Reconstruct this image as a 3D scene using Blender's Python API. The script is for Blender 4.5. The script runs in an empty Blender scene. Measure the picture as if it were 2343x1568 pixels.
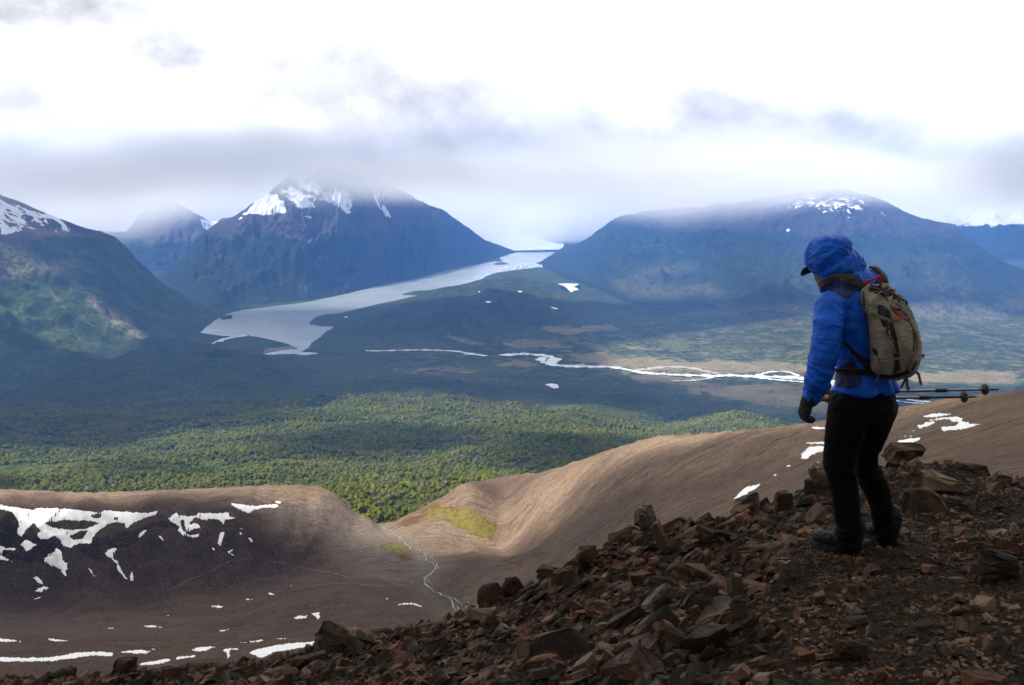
import bpy, bmesh, math, random
import numpy as np
from mathutils import Vector, Matrix, Euler, Quaternion
random.seed(7); rng = np.random.default_rng(7)
sc = bpy.context.scene
C = sc.collection
R = math.radians

# ------------------------------------------------------------------ camera
PITCH = R(8.5); CP, SP = math.cos(PITCH), math.sin(PITCH)
cam_d = bpy.data.cameras.new('camera'); cam = bpy.data.objects.new('camera', cam_d); C.objects.link(cam)
cam.location = (0, 0, 0); cam.rotation_euler = (R(90) - PITCH, 0, 0)
cam_d.sensor_width = 36; cam_d.lens = 36 * 2300 / 2342; cam_d.clip_start = 0.1; cam_d.clip_end = 200000
sc.camera = cam

# ------------------------------------------------------------------ world, sun, exposure
SUN_EL, SUN_AZ = R(54), R(-78)             # azimuth measured from +Y towards +X
SUN = Vector((math.sin(SUN_AZ) * math.cos(SUN_EL), math.cos(SUN_AZ) * math.cos(SUN_EL), math.sin(SUN_EL)))
sd = bpy.data.lights.new('sun', 'SUN'); sun = bpy.data.objects.new('sun', sd); C.objects.link(sun)
sd.energy = 5.0; sd.angle = R(0.6); sd.color = (1.0, 0.95, 0.86)
sun.rotation_euler = (-SUN).to_track_quat('-Z', 'Y').to_euler()
sc.view_settings.view_transform = 'Standard'; sc.view_settings.look = 'None'
sc.view_settings.exposure = 1.0; sc.view_settings.gamma = 1.0; sc.view_settings.use_curve_mapping = False
sc.cycles.volume_bounces = 8; sc.cycles.max_bounces = 10; sc.cycles.transparent_max_bounces = 12
sc.cycles.volume_step_rate = 1.0; sc.cycles.volume_max_steps = 256
sc.cycles.use_denoising = True

class NT:
    """small helper to write node trees"""
    def __init__(s, tree): s.t = tree; tree.nodes.clear()
    def n(s, typ, ins=None, **kw):
        nd = s.t.nodes.new(typ)
        for k, v in kw.items(): setattr(nd, k, v)
        for k, v in (ins or {}).items():
            if hasattr(v, 'is_output') or isinstance(v, bpy.types.NodeSocket): s.t.links.new(v, nd.inputs[k])
            else: nd.inputs[k].default_value = v
        return nd
    def m(s, op, a, b=None, c=None, clamp=False):
        nd = s.t.nodes.new('ShaderNodeMath'); nd.operation = op; nd.use_clamp = clamp
        for i, v in enumerate((a, b, c)):
            if v is None: continue
            if isinstance(v, bpy.types.NodeSocket): s.t.links.new(v, nd.inputs[i])
            else: nd.inputs[i].default_value = v
        return nd.outputs[0]
    def ss(s, x, lo, hi, a=0.0, b=1.0):
        nd = s.n('ShaderNodeMapRange', {0: x, 1: lo, 2: hi, 3: a, 4: b}, interpolation_type='SMOOTHSTEP'); return nd.outputs[0]
    def mix(s, f, a, b, mode='MIX'):
        nd = s.t.nodes.new('ShaderNodeMix'); nd.data_type = 'RGBA'; nd.blend_type = mode; nd.clamp_factor = True
        for i, v in ((0, f), (6, a), (7, b)):
            if isinstance(v, bpy.types.NodeSocket): s.t.links.new(v, nd.inputs[i])
            elif i == 0: nd.inputs[0].default_value = v
            else: nd.inputs[i].default_value = (*v[:3], 1)
        return nd.outputs[2]
    def noise(s, vec, scale, detail=4, rough=0.5, dist=0.0, dim='3D'):
        nd = s.n('ShaderNodeTexNoise', {'Scale': scale, 'Detail': detail, 'Roughness': rough, 'Distortion': dist}, noise_dimensions=dim)
        if vec is not None: s.t.links.new(vec, nd.inputs['Vector'])
        return nd.outputs[0]
    def link(s, a, b): s.t.links.new(a, b)

def V2A(u, v):
    """pixel of the 2342 px wide view -> (x/y, z/y) of its line of sight"""
    u = np.asarray(u, float); v = np.asarray(v, float)
    r = (u - 1171) / 2300; up = (784 - v) / 2300
    d = CP + up * SP
    return r / d, (up * CP - SP) / d

world = bpy.data.worlds.new('World'); sc.world = world; world.use_nodes = True
w = NT(world.node_tree)
sky = w.n('ShaderNodeTexSky', sky_type='NISHITA', sun_disc=False)
sky.sun_elevation = SUN_EL; sky.sun_rotation = SUN_AZ; sky.altitude = 1200
tc = w.n('ShaderNodeTexCoord').outputs['Generated']
sep = w.n('ShaderNodeSeparateXYZ', {0: tc})
X, Y, Z = sep.outputs
az = w.m('ARCTAN2', X, Y)                 # angle from straight ahead
hyp = w.m('SQRT', w.m('ADD', w.m('MULTIPLY', X, X), w.m('MULTIPLY', Y, Y)))
el = w.m('ARCTAN2', Z, hyp)
cv = w.n('ShaderNodeCombineXYZ', {0: w.m('MULTIPLY', az, 1.0), 1: w.m('MULTIPLY', el, 1.25), 2: 0.0}).outputs[0]
n1 = w.noise(cv, 8.0, 10, 0.6, 0.25)
n2 = w.noise(cv, 17.0, 10, 0.62, 0.3)
wob = w.m('ADD', w.m('MULTIPLY', w.m('SUBTRACT', n1, 0.5), 2.0), w.m('MULTIPLY', w.m('SUBTRACT', n2, 0.5), 1.5))
def sky_blob(u, v, su, sv, amp, edge=0.8):
    a, s_ = V2A(u, v); ca, ce = math.atan(float(a)), math.atan(float(s_) * math.cos(math.atan(float(a))))
    dx = w.m('DIVIDE', w.m('SUBTRACT', az, ca), su / 2300); dy = w.m('DIVIDE', w.m('SUBTRACT', el, ce), sv / 2300)
    d = w.m('SQRT', w.m('ADD', w.m('MULTIPLY', dx, dx), w.m('MULTIPLY', dy, dy)))
    d = w.m('ADD', d, w.m('MULTIPLY', wob, 0.95))
    return w.ss(d, 1.05 + edge * 0.3, 1.0 - edge, 0.0, amp)
blobs = [(120, 10, 400, 90, .42), (30, 228, 110, 52, .30), (600, 110, 260, 60, .20),
         (800, 200, 330, 80, .20), (1000, 285, 480, 120, .26), (800, 368, 230, 40, .28), (1130, 340, 380, 60, .22),
         (1560, 250, 190, 80, .16), (1780, 350, 430, 140, .26), (1950, 300, 130, 60, .10), (2260, 400, 130, 50, .10), (1480, 415, 320, 55, .24), (640, 405, 330, 40, .16), (200, 330, 300, 60, .10)]
tot = None
for b in blobs:
    o_ = sky_blob(*b); tot = o_ if tot is None else w.m('ADD', tot, o_)
brk = w.m('MULTIPLY', tot, w.ss(n2, 0.30, 0.62, 0.55, 1.15))
# overcast brightness: bright towards the veiled sun ahead, greyer overhead and behind
dotn = w.n('ShaderNodeVectorMath', {0: tc, 1: (math.sin(R(2)) * .95, math.cos(R(2)) * .95, 0.30)}, operation='DOT_PRODUCT').outputs['Value']
glow = w.ss(dotn, 0.15, 0.90)
base = w.m('ADD', 0.18, w.m('MULTIPLY', glow, 0.68))
gen = w.m('MULTIPLY', w.ss(n1, 0.38, 0.64, -0.06, 0.06), w.ss(el, 0.0, 0.3, 0.3, 1.0))
lum = w.m('SUBTRACT', w.m('ADD', base, gen), w.m('MULTIPLY', brk, 1.05))
ccol = w.mix(w.ss(brk, 0.03, 0.35), (1.0, 0.985, 0.96), (1.0, 0.965, 0.93))
cloudc = w.n('ShaderNodeVectorMath', {0: ccol}, operation='SCALE'); w.link(lum, cloudc.inputs['Scale'])
blue = w.n('ShaderNodeVectorMath', {0: sky.outputs[0]}, operation='SCALE'); blue.inputs['Scale'].default_value = 0.08
fin = w.mix(0.96, blue.outputs[0], cloudc.outputs[0])
bg = w.n('ShaderNodeBackground', {'Color': fin, 'Strength': 1.0})
wo = w.n('ShaderNodeOutputWorld', {'Surface': bg.outputs[0]})
world.cycles.sampling_method = 'MANUAL'; world.cycles.sample_map_resolution = 1024

# ------------------------------------------------------------------ helpers
def P(u, v, y):
    a, s = V2A(u, v); return Vector((float(a) * y, y, float(s) * y))
def Dz(u, v, z):
    a, s = V2A(u, v); return z / s
def _h(ix, iy, iz):
    h = (ix.astype(np.int64) * 374761393 + iy.astype(np.int64) * 668265263 + iz.astype(np.int64) * 1274126177) & 0x7fffffff
    h = ((h ^ (h >> 13)) * 1274126177) & 0x7fffffff
    h = ((h ^ (h >> 15)) * 668265263) & 0x7fffffff
    return (h ^ (h >> 16)) / float(0x7fffffff)
def vn(x, y, z=None):
    """value noise 0..1"""
    x = np.asarray(x, float); y = np.asarray(y, float)
    three = z is not None
    if z is None: z = np.zeros_like(x)
    ix, iy, iz = np.floor(x), np.floor(y), np.floor(z)
    fx, fy, fz = x - ix, y - iy, z - iz
    fx = fx**3 * (fx * (6 * fx - 15) + 10); fy = fy**3 * (fy * (6 * fy - 15) + 10); fz = fz**3 * (fz * (6 * fz - 15) + 10)
    def pl(k):
        a = _h(ix, iy, iz + k); b = _h(ix + 1, iy, iz + k); c = _h(ix, iy + 1, iz + k); d = _h(ix + 1, iy + 1, iz + k)
        return (a + (b - a) * fx) * (1 - fy) + (c + (d - c) * fx) * fy
    p0 = pl(0)
    return p0 if not three else p0 + (pl(1) - p0) * fz
def fbm(x, y, oc=4, z=None, g=0.5):
    t = 0; a = 1; n = 0; c, s_ = 0.8, 0.6
    for k in range(oc):
        t = t + a * (vn(x + 17.3 * k, y - 9.1 * k, None if z is None else z + 5.7 * k) - 0.5); n += a; a *= g
        x, y = (c * x - s_ * y) * 2.03, (s_ * x + c * y) * 2.03
        if z is not None: z = z * 2.03
    return t / n * 2
def ridged(x, y, oc=4, g=0.5):
    t = 0; a = 1; n = 0; c, s_ = 0.8, 0.6
    for k in range(oc):
        q = 1 - np.abs(2 * vn(x + 31.3 * k, y + 11.1 * k) - 1); t = t + a * q * q; n += a; a *= g
        x, y = (c * x - s_ * y) * 2.03, (s_ * x + c * y) * 2.03
    return t / n
def sstep(x, lo, hi):
    t = np.clip((x - lo) / (hi - lo), 0, 1); return t * t * (3 - 2 * t)
def inpoly(x, y, poly):
    x = np.asarray(x); y = np.asarray(y); c = np.zeros(x.shape, bool); n = len(poly); j = n - 1
    for i in range(n):
        xi, yi = poly[i]; xj, yj = poly[j]
        if yi != yj: c ^= ((yi > y) != (yj > y)) & (x < (xj - xi) * (y - yi) / (yj - yi) + xi)
        j = i
    return c
def pdist(x, y, poly, closed=True):
    d = np.full(np.shape(x), 1e18); n = len(poly)
    for i in range(n if closed else n - 1):
        ax, ay = poly[i]; bx, by = poly[(i + 1) % n]; dx, dy = bx - ax, by - ay; L = dx * dx + dy * dy + 1e-12
        t = np.clip(((x - ax) * dx + (y - ay) * dy) / L, 0, 1)
        d = np.minimum(d, (x - ax - t * dx)**2 + (y - ay - t * dy)**2)
    return np.sqrt(d)
class TPS:
    def __init__(s, pts, vals, lam=1e-4):
        p = np.array(pts, float); n = len(p); s.p = p
        K = s.k(np.linalg.norm(p[:, None] - p[None], axis=2)) + lam * np.eye(n)
        Q = np.c_[np.ones(n), p]; A = np.zeros((n + 3, n + 3)); A[:n, :n] = K; A[:n, n:] = Q; A[n:, :n] = Q.T
        s.w = np.linalg.solve(A, np.r_[np.array(vals, float), 0, 0, 0])
    @staticmethod
    def k(r): return np.where(r > 1e-9, r * r * np.log(r + 1e-12), 0)
    def __call__(s, x, y):
        o = s.w[-3] + s.w[-2] * x + s.w[-1] * y
        for i in range(len(s.p)):
            r2 = (x - s.p[i, 0])**2 + (y - s.p[i, 1])**2
            o = o + s.w[i] * 0.5 * r2 * np.log(r2 + 1e-18)
        return o

def link(o, parent=None, **props):
    C.objects.link(o)
    if parent is not None: o.parent = parent
    for k, v in props.items(): o[k] = v
    return o
def mesh_obj(name, verts, faces, mat=None, parent=None, smooth=False, **props):
    me = bpy.data.meshes.new(name)
    verts = np.asarray(verts, np.float32)
    me.vertices.add(len(verts)); me.vertices.foreach_set('co', verts.ravel())
    if isinstance(faces, np.ndarray):
        k = faces.shape[1]; n = len(faces)
        me.loops.add(n * k); me.loops.foreach_set('vertex_index', faces.astype(np.int32).ravel())
        me.polygons.add(n); me.polygons.foreach_set('loop_start', np.arange(0, n * k, k, dtype=np.int32))
    else:
        tot = sum(len(f) for f in faces); me.loops.add(tot)
        me.loops.foreach_set('vertex_index', np.array([i for f in faces for i in f], np.int32))
        me.polygons.add(len(faces)); st = np.cumsum([0] + [len(f) for f in faces[:-1]]).astype(np.int32)
        me.polygons.foreach_set('loop_start', st)
    me.update(calc_edges=True); me.validate()
    if smooth: me.shade_smooth()
    else: me.shade_flat()
    if mat: me.materials.append(mat)
    o = bpy.data.objects.new(name, me); link(o, parent, **props)
    return o
def grid_faces(nr, nc):
    i = np.arange(nr - 1)[:, None] * nc + np.arange(nc - 1)[None]
    i = i.ravel(); return np.stack([i, i + 1, i + nc + 1, i + nc], 1)
def attr(o, name, arr):
    a = o.data.attributes.new(name, 'FLOAT', 'POINT'); a.data.foreach_set('value', np.asarray(arr, np.float32).ravel())
def material(name):
    m = bpy.data.materials.new(name); m.use_nodes = True; return m, NT(m.node_tree)
def finish(n, col, rough=0.9, bump=None, bstr=0.3, bdist=0.1, spec=0.2, **ins):
    d = {'Base Color': col, 'Roughness': rough, 'Specular IOR Level': spec}
    if isinstance(col, tuple): d['Base Color'] = (*col[:3], 1)
    d.update(ins)
    bs = n.n('ShaderNodeBsdfPrincipled', d)
    if bump is not None:
        b = n.n('ShaderNodeBump', {'Height': bump, 'Strength': bstr, 'Distance': bdist}); n.link(b.outputs[0], bs.inputs['Normal'])
    n.n('ShaderNodeOutputMaterial', {'Surface': bs.outputs[0]})
    return bs
def at_(n, name): return n.n('ShaderNodeAttribute', attribute_name=name).outputs['Fac']
def pos(n): return n.n('ShaderNodeNewGeometry').outputs['Position']
def soft(u, v, poly, feather, nz=0):
    """1 inside a pixel-space polygon, soft edged, used to lay cover (moss, meadow, rock) and cloud gaps on the land"""
    d = pdist(u, v, poly); i = inpoly(u, v, poly)
    return sstep(np.where(i, d, -d) + nz, -feather, feather)
def uv_of(x, y, z):
    """land point -> view pixel"""
    zc = y * CP - z * SP; up = (y * SP + z * CP) / zc
    return 1171 + 2300 * x / zc, 784 - 2300 * up
# ================================================================== the near hills (basin and bare slopes)
HN = [(-300,1110,1040),(0,1118,1040),(200,1126,1030),(400,1122,1030),(600,1112,1030),(680,1110,1040),(760,1125,1060),(790,1150,1080),(810,1178,1095),(862,1195,1120),
 (-300,1150,960),(0,1157,960),(200,1160,955),(360,1166,950),(550,1160,965),(700,1155,1010),
 (-300,1330,880),(0,1335,880),(100,1348,870),(300,1342,872),(450,1305,890),(600,1292,905),(700,1272,930),(800,1250,960),
 (980,1342,760),(985,1300,800),(950,1265,880),(900,1228,960),(880,1207,1050),(1045,1400,650),
 (0,1400,720),(300,1400,720),(600,1388,700),(0,1450,540),(300,1450,540),(600,1450,520),(0,1500,400),(300,1505,390),(600,1500,400),(0,1545,280),(400,1545,290),(700,1530,300),
 (900,1445,450),(930,1380,610),(930,1400,640),(820,1335,730),(-300,1450,540),(-300,1545,280),(780,1400,560),(880,1330,760),(700,1330,800),
 (1060,1105,1080),(1120,1095,1060),(1250,1075,1000),(1330,1050,960),(1400,1025,920),(1500,998,880),(1600,990,840),(1700,985,790),(1850,970,700),(2000,945,600),(2100,925,540),(2200,908,480),(2342,893,420),(2600,862,380),
 (1050,1150,1050),(1000,1190,1050),(930,1200,1070),(1100,1210,950),(1200,1165,930),(1300,1125,890),(1150,1260,830),(1050,1285,820),(1250,1300,600),(1100,1340,700),(1400,1170,650),(1550,1110,560),
 (1700,1080,480),(1300,1230,640),(1450,1240,420),(1600,1190,350),(1850,1030,420),(2000,1000,340),(2200,980,260),(2342,960,220),(2000,1060,240),(1600,1250,200),(1350,1340,330),(1200,1380,400),
 (2342,1050,110),(2100,1100,130),(1800,1150,180),(1000,1450,330),(2650,930,210),(2650,1040,100),(1170,1240,880),(1240,1250,760)]
pts, vals = [], []
for u, v, D in HN:
    a, s = V2A(u, v); pts.append((float(a) * 3, math.log(D))); vals.append(float(s))
for u, dd in ((-300, 260), (0, 260), (250, 260), (500, 260), (680, 240)):
    a, s = V2A(u, 1120); pts.append((float(a) * 3, math.log(1040 + dd))); vals.append(-0.375)
for u, s in ((780, -.42), (870, -.42), (960, -.41), (1060, -.41)):
    a, _ = V2A(u, 1120); pts.append((float(a) * 3, math.log(1330))); vals.append(s)
for u, v, D in HN:
    if (u, D) in ((1120, 1060), (1250, 1000), (1400, 920), (1500, 880), (1600, 840), (1700, 790), (1850, 700), (2000, 600), (2200, 480), (2342, 420), (2600, 380)):
        a, s = V2A(u, v); z = s * D - .45 * 260; pts.append((float(a) * 3, math.log(D + 260))); vals.append(float(z / (D + 260)))
        pts.append((float(a) * 3, math.log(1400))); vals.append(-.40)
for u, s in ((-300, -.56), (0, -.55), (400, -.53), (800, -.49), (1100, -.46), (1500, -.40), (1900, -.36), (2342, -.33), (2650, -.31)):
    a, _ = V2A(u, 1300)
    for D in (14, 40): pts.append((float(a) * 3, math.log(D))); vals.append(s - (.03 if D == 14 else 0))
tps_h = TPS(pts, vals)
A_ = np.linspace(-.66, .66, 620); YH = np.exp(np.linspace(math.log(12), math.log(1430), 560))
AA, YY = np.meshgrid(A_, YH)
SH = tps_h(AA * 3, np.log(YY))
XX = AA * YY; ZZ = SH * YY
SIL = [(-900,1112),(-400,1112),(0,1119),(200,1127),(400,1121),(600,1111),(700,1110),(760,1122),(800,1163),(862,1196),(885,1199),(930,1180),(1000,1143),(1060,1105),(1120,1098),(1250,1078),(1330,1052),(1400,1027),(1500,998),(1600,992),(1700,985),(1850,970),(2000,945),(2100,925),(2200,908),(2342,893),(2600,862),(2900,830)]
SILD = [(-900,1040),(700,1050),(800,1090),(862,1115),(930,1100),(1060,1080),(1250,1000),(1500,880),(1850,700),(2342,420),(2600,380),(2900,350)]
u_h, v_h = uv_of(XX, YY, ZZ)
amp = np.clip(YY / 500, .05, 1)
ZZ += amp * (3.2 * fbm(XX / 95, YY / 95, 4) + 1.0 * fbm(XX / 17, YY / 17, 4)) * sstep(YY, 25, 120)
# gullies and ribs running down the basin headwall and the slopes above the stream
ZZ += amp * sstep(YY, 200, 500) * (2.6 * (ridged(XX / 42 + .5 * fbm(XX / 70, YY / 70, 2), YY / 75, 4) - .5) + .7 * fbm(XX / 5, YY / 6, 3))
ang = XX * .9 + YY * .35
wallm = soft(u_h, v_h, [(-300,1160),(540,1165),(720,1200),(760,1290),(500,1320),(300,1345),(-300,1350)], 28)
ZZ += wallm * (14 * (ridged(XX / 46 + .6 * fbm(XX / 60, YY / 60, 2), YY / 190, 3) - .55) + 5.0 * fbm(XX / 10, YY / 10, 4))
slm = soft(u_h, v_h, [(880,1215),(1050,1120),(1400,1010),(2342,900),(2600,900),(2600,1100),(1500,1260),(1100,1350),(1030,1290)], 40)
ZZ += slm * 6.0 * (ridged((XX * .5 - YY * .35) / 75 + .5 * fbm(XX / 80, YY / 80, 2), (XX * .6 + YY * .6) / 330, 3) - .5) * np.clip(YY / 700, .25, 1)
gul = soft(u_h, v_h, [(640,1110),(800,1130),(860,1200),(840,1225),(700,1180)], 18)
ZZ += gul * 5.0 * (ridged((XX * .8 + YY * .5) / 34, (XX * .4 - YY) / 200, 2) - .5)
# stream bed cut
def mid_xy(pxs, ycol):
    return [(float(V2A(u, v)[0]) * D, D) for (u, v, D) in pxs]
strm = [(1045,1400,650),(1000,1355,730),(972,1335,770),(990,1300,800),(968,1275,850),(945,1258,890),(925,1240,930),(900,1225,970),(872,1207,1050),(862,1195,1115)]
sxy = mid_xy(strm, 0)
dS = pdist(XX, YY, sxy, False)
ZZ -= 3.5 * np.exp(-(dS / 9)**2)
for _ in range(4):      # keep the crest line where it stands
    S_ = np.where(YY > 120, ZZ / YY, -9); k_ = S_.argmax(0); sm = S_.max(0); yk = YH[k_]
    uu_, vv_ = uv_of(A_ * yk, yk, sm * yk); vt_ = np.interp(uu_, *zip(*SIL)); at_s = V2A(uu_, vt_)[1]
    dl = at_s - sm; dl = np.convolve(np.pad(dl, 6, 'edge'), np.ones(13) / 13, 'valid')
    yc_ = np.exp(np.interp(uu_, [q[0] for q in SILD], [math.log(q[1]) for q in SILD]))
    ZZ = ZZ + dl[None] * YY * np.exp(-(np.log(YY / yc_[None]) / .17)**2)
hills_Z = ZZ
def ray_hit(u, v, Zg, A, Yv, ymin=0):
    """first hit of each line of sight on a polar height grid -> x, y, z arrays (nan where it misses)"""
    a, s = V2A(u, v); a = np.ravel(a); s = np.ravel(s)
    ci = (a - A[0]) / (A[1] - A[0]); i0 = np.clip(np.floor(ci).astype(int), 0, len(A) - 2); f = ci - i0
    S = Zg / Yv[:, None]; ly = np.log(Yv)
    x = np.full(len(a), np.nan); y = x.copy(); z = x.copy()
    for k0 in range(0, len(a), 4000):
        sl = slice(k0, k0 + 4000)
        col = S[:, i0[sl]] * (1 - f[sl]) + S[:, i0[sl] + 1] * f[sl]
        ok = (col >= s[sl][None]) & (Yv[:, None] >= ymin)
        j = np.argmax(ok, 0); hit = ok.any(0) & (j > 0)
        jj = np.maximum(j, 1); c1 = col[jj, np.arange(col.shape[1])]; c0 = col[jj - 1, np.arange(col.shape[1])]
        t = np.clip((s[sl] - c0) / (c1 - c0 + 1e-12), 0, 1)
        yy = np.exp(ly[jj - 1] + t * (ly[jj] - ly[jj - 1]))
        y[sl] = np.where(hit, yy, np.nan); x[sl] = y[sl] * a[sl]; z[sl] = y[sl] * s[sl]
    return x, y, z

# cover masks, and a pale mask that paints sunlight on the slopes
nzh = 18 * fbm(XX / 40, YY / 40, 4)
def cov(poly, f, k=1.0): return soft(u_h, v_h, poly, f, nzh * k)
moss = np.clip(cov([(890,1208),(960,1185),(1060,1145),(1135,1125),(1140,1170),(1100,1200),(1000,1215),(930,1222)], 14) * 1.0
    + cov([(870,1250),(930,1245),(955,1275),(945,1290),(905,1288)], 8) * 1.0 + cov([(1035,1365),(1075,1372),(1060,1398),(1035,1395)], 6)
    + cov([(1140,1268),(1180,1262),(1200,1285),(1160,1290)], 8) * .8 + cov([(640,1255),(760,1258),(800,1268),(700,1270)], 5) * .55
    + cov([(1220,1225),(1300,1240),(1280,1262),(1210,1252)], 10) * .5 + cov([(380,1385),(500,1375),(640,1380),(700,1400),(560,1410),(430,1400)], 8) * .4
    + cov([(500,1340),(700,1330),(720,1340),(520,1352)], 6) * .35 + cov([(660,1165),(690,1180),(710,1195),(690,1195)], 5) * .6
    + cov([(680,1210),(860,1230),(850,1240),(700,1222)], 4) * .3, 0, 1)
mossy = np.clip(cov([(980,1185),(1050,1155),(1130,1125),(1145,1165),(1100,1200),(1000,1215),(950,1215)], 14) + cov([(880,1250),(930,1250),(950,1270),(900,1280)], 8)
    + cov([(1035,1365),(1075,1372),(1060,1398),(1035,1395)], 6), 0, 1)
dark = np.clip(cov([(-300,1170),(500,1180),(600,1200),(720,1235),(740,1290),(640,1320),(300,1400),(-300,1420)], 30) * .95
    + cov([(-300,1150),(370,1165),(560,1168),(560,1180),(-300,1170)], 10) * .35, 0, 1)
crag = np.clip(cov([(-300,1175),(60,1180),(90,1230),(150,1260),(110,1300),(0,1270),(-300,1290)], 9) + cov([(180,1240),(270,1195),(400,1165),(430,1178),(400,1200),(360,1195),(290,1235),(220,1245)], 8, .7)
    + cov([(415,1185),(440,1180),(455,1215),(430,1222)], 5, .5) + cov([(150,1225),(230,1240),(260,1285),(200,1265)], 8, .7), 0, 1)
pale = np.clip(cov([(540,1090),(760,1100),(860,1200),(980,1190),(1060,1100),(1500,985),(1900,950),(2700,860),(2700,980),(1950,1010),(1700,1060),(1400,1130),(1250,1200),(1100,1250),(1000,1300),(900,1280),(760,1215),(620,1160),(540,1130)], 30) * 1.0 + cov([(-400,1100),(560,1100),(560,1135),(200,1145),(-400,1140)], 9) * .9 + .45 * cov([(1100,1290),(1250,1180),(1700,1040),(2000,1000),(2700,930),(2700,1300),(1600,1300),(1200,1420),(1000,1420)], 40), 0, 1)  # paler tone over the sunlit slopes: sunlight put into the ground colour
grey = np.clip(cov([(560,1140),(760,1130),(840,1190),(960,1250),(1040,1300),(960,1340),(850,1330),(740,1270),(620,1215)], 25), 0, 1)
ho = mesh_obj('basin_hills', np.stack([XX, YY, ZZ], 2).reshape(-1, 3), grid_faces(*XX.shape), smooth=True, kind='structure')
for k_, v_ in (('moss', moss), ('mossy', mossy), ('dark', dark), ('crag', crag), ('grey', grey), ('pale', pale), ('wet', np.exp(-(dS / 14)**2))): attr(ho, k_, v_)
m, n = material('bare_scree')
p = pos(n)
nf = n.noise(p, 0.9, 8, 0.62); nm = n.noise(p, 0.035, 6, 0.6); nl = n.noise(p, 0.010, 5, 0.55, 0.6)
c = n.mix(n.ss(nl, .35, .65), (.110, .069, .046), (.068, .043, .030))
c = n.mix(n.ss(nm, .40, .68, 0, .55), c, (.155, .102, .070))
c = n.mix(n.m('MULTIPLY', at_(n, 'pale'), n.ss(nm, .25, .6, .55, 1.0)), c, n.mix(n.ss(nl, .4, .6), (.250, .176, .118), (.190, .132, .090)))  # painted sunlight: lighter scree colour where the slopes are lit
c = n.mix(n.m('MULTIPLY', at_(n, 'grey'), n.ss(nm, .2, .7, .5, .95)), c, (.165, .135, .112))
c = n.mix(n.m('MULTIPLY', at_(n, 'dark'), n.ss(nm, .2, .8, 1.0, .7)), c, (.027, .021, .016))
c = n.mix(n.ss(n.m('ADD', at_(n, 'crag'), n.m('MULTIPLY', n.m('SUBTRACT', nm, .5), .9)), .35, .6), c, (.008, .007, .007))
stk = n.noise(n.n('ShaderNodeMapping', {'Vector': p, 'Rotation': (0, 0, .9), 'Scale': (.35, 1.6, 1)}).outputs[0], .06, 8, .72)
sm = n.m('MULTIPLY', n.ss(stk, .47, .60), n.ss(nm, .36, .54))
c = n.mix(n.m('MULTIPLY', sm, .55), c, (.040, .027, .022))
g4 = n.noise(p, .22, 9, .72)
c = n.mix(n.ss(g4, .42, .66, 0, .45), c, (.036, .024, .018))
c = n.mix(n.ss(n.noise(p, .31, 8, .7), .56, .68, 0, .5), c, (.19, .135, .10))
sp1 = n.noise(p, .55, 3, .8)
c = n.mix(n.ss(sp1, .57, .64, 0, .75), c, (.030, .021, .016))
c = n.mix(n.ss(sp1, .42, .34, 0, .65), c, (.24, .175, .13))
mn = n.m('SUBTRACT', n.m('ADD', n.m('MULTIPLY', n.noise(p, .085, 9, .75), .6), n.m('MULTIPLY', stk, .4)), n.m('SUBTRACT', .74, n.m('MULTIPLY', at_(n, 'moss'), .32)))
mo = n.ss(mn, 0, .05)
mc = n.mix(n.ss(n.m('ADD', n.m('MULTIPLY', at_(n, 'mossy'), .7), n.m('MULTIPLY', n.m('SUBTRACT', n.noise(p, .16, 8, .75), .5), 3.0)), .25, .8), (.085, .048, .014), (.150, .135, .020))
c = n.mix(mo, c, mc)
c = n.mix(n.ss(nf, .3, .75, .0, .35), c, (.03, .02, .016))
peb = n.n('ShaderNodeTexVoronoi', {'Scale': .7, 'Vector': p}); pebf = n.ss(peb.outputs['Distance'], .0, .28, .5, 0)
c = n.mix(n.m('MULTIPLY', pebf, .45), c, (.16, .115, .09))
c = n.mix(n.m('MULTIPLY', at_(n, 'wet'), .35), c, (.14,.125,.10))
h = n.m('ADD', n.m('MULTIPLY', nf, 1.0), n.m('MULTIPLY', n.noise(p, .12, 6, .6), 2.0))
finish(n, c, .95, h, .6, 2.0, .1)
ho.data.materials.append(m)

# stream of meltwater: braided threads following the bed
def thread(pxs, wfun, jit, name_mat, Zg, A, Yv, lift, seed=0, n_=160, ymin=0):
    """a ribbon laid on the land along a pixel polyline"""
    r_ = np.random.default_rng(seed)
    px = np.array(pxs, float); L = np.r_[0, np.cumsum(np.hypot(*np.diff(px, axis=0).T))]
    t = np.linspace(0, L[-1], n_); uu = np.interp(t, L, px[:, 0]); vv = np.interp(t, L, px[:, 1])
    uu = uu + jit * 2 * fbm(t / 9. + seed * 7, t * 0 + seed, 3); vv = vv + jit * .5 * fbm(t / 8. + 50 + seed, t * 0 + 3, 3)
    x, y, z = ray_hit(uu, vv, Zg, A, Yv, ymin); ok = ~np.isnan(x); x, y, z, t = x[ok], y[ok], z[ok], t[ok]
    if len(x) < 3: return None
    for _ in range(2):
        y[1:-1] = (y[:-2] + y[2:] + 2 * y[1:-1]) / 4; x[1:-1] = (x[:-2] + x[2:] + 2 * x[1:-1]) / 4; z[1:-1] = (z[:-2] + z[2:] + 2 * z[1:-1]) / 4
    dx, dy = np.gradient(x), np.gradient(y); l = np.hypot(dx, dy) + 1e-9
    wd = wfun(t / L[-1]) * (0.35 + 1.2 * vn(t / 6 + seed, t * 0))
    nx, ny = -dy / l, dx / l
    top = [np.stack([x + nx * wd * k, y + ny * wd * k, z + lift], 1) for k in (-.5, .5)]
    vs = np.stack(top, 1).reshape(-1, 3); i = np.arange(len(x) - 1) * 2
    return vs, np.stack([i, i + 1, i + 3, i + 2], 1)
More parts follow.
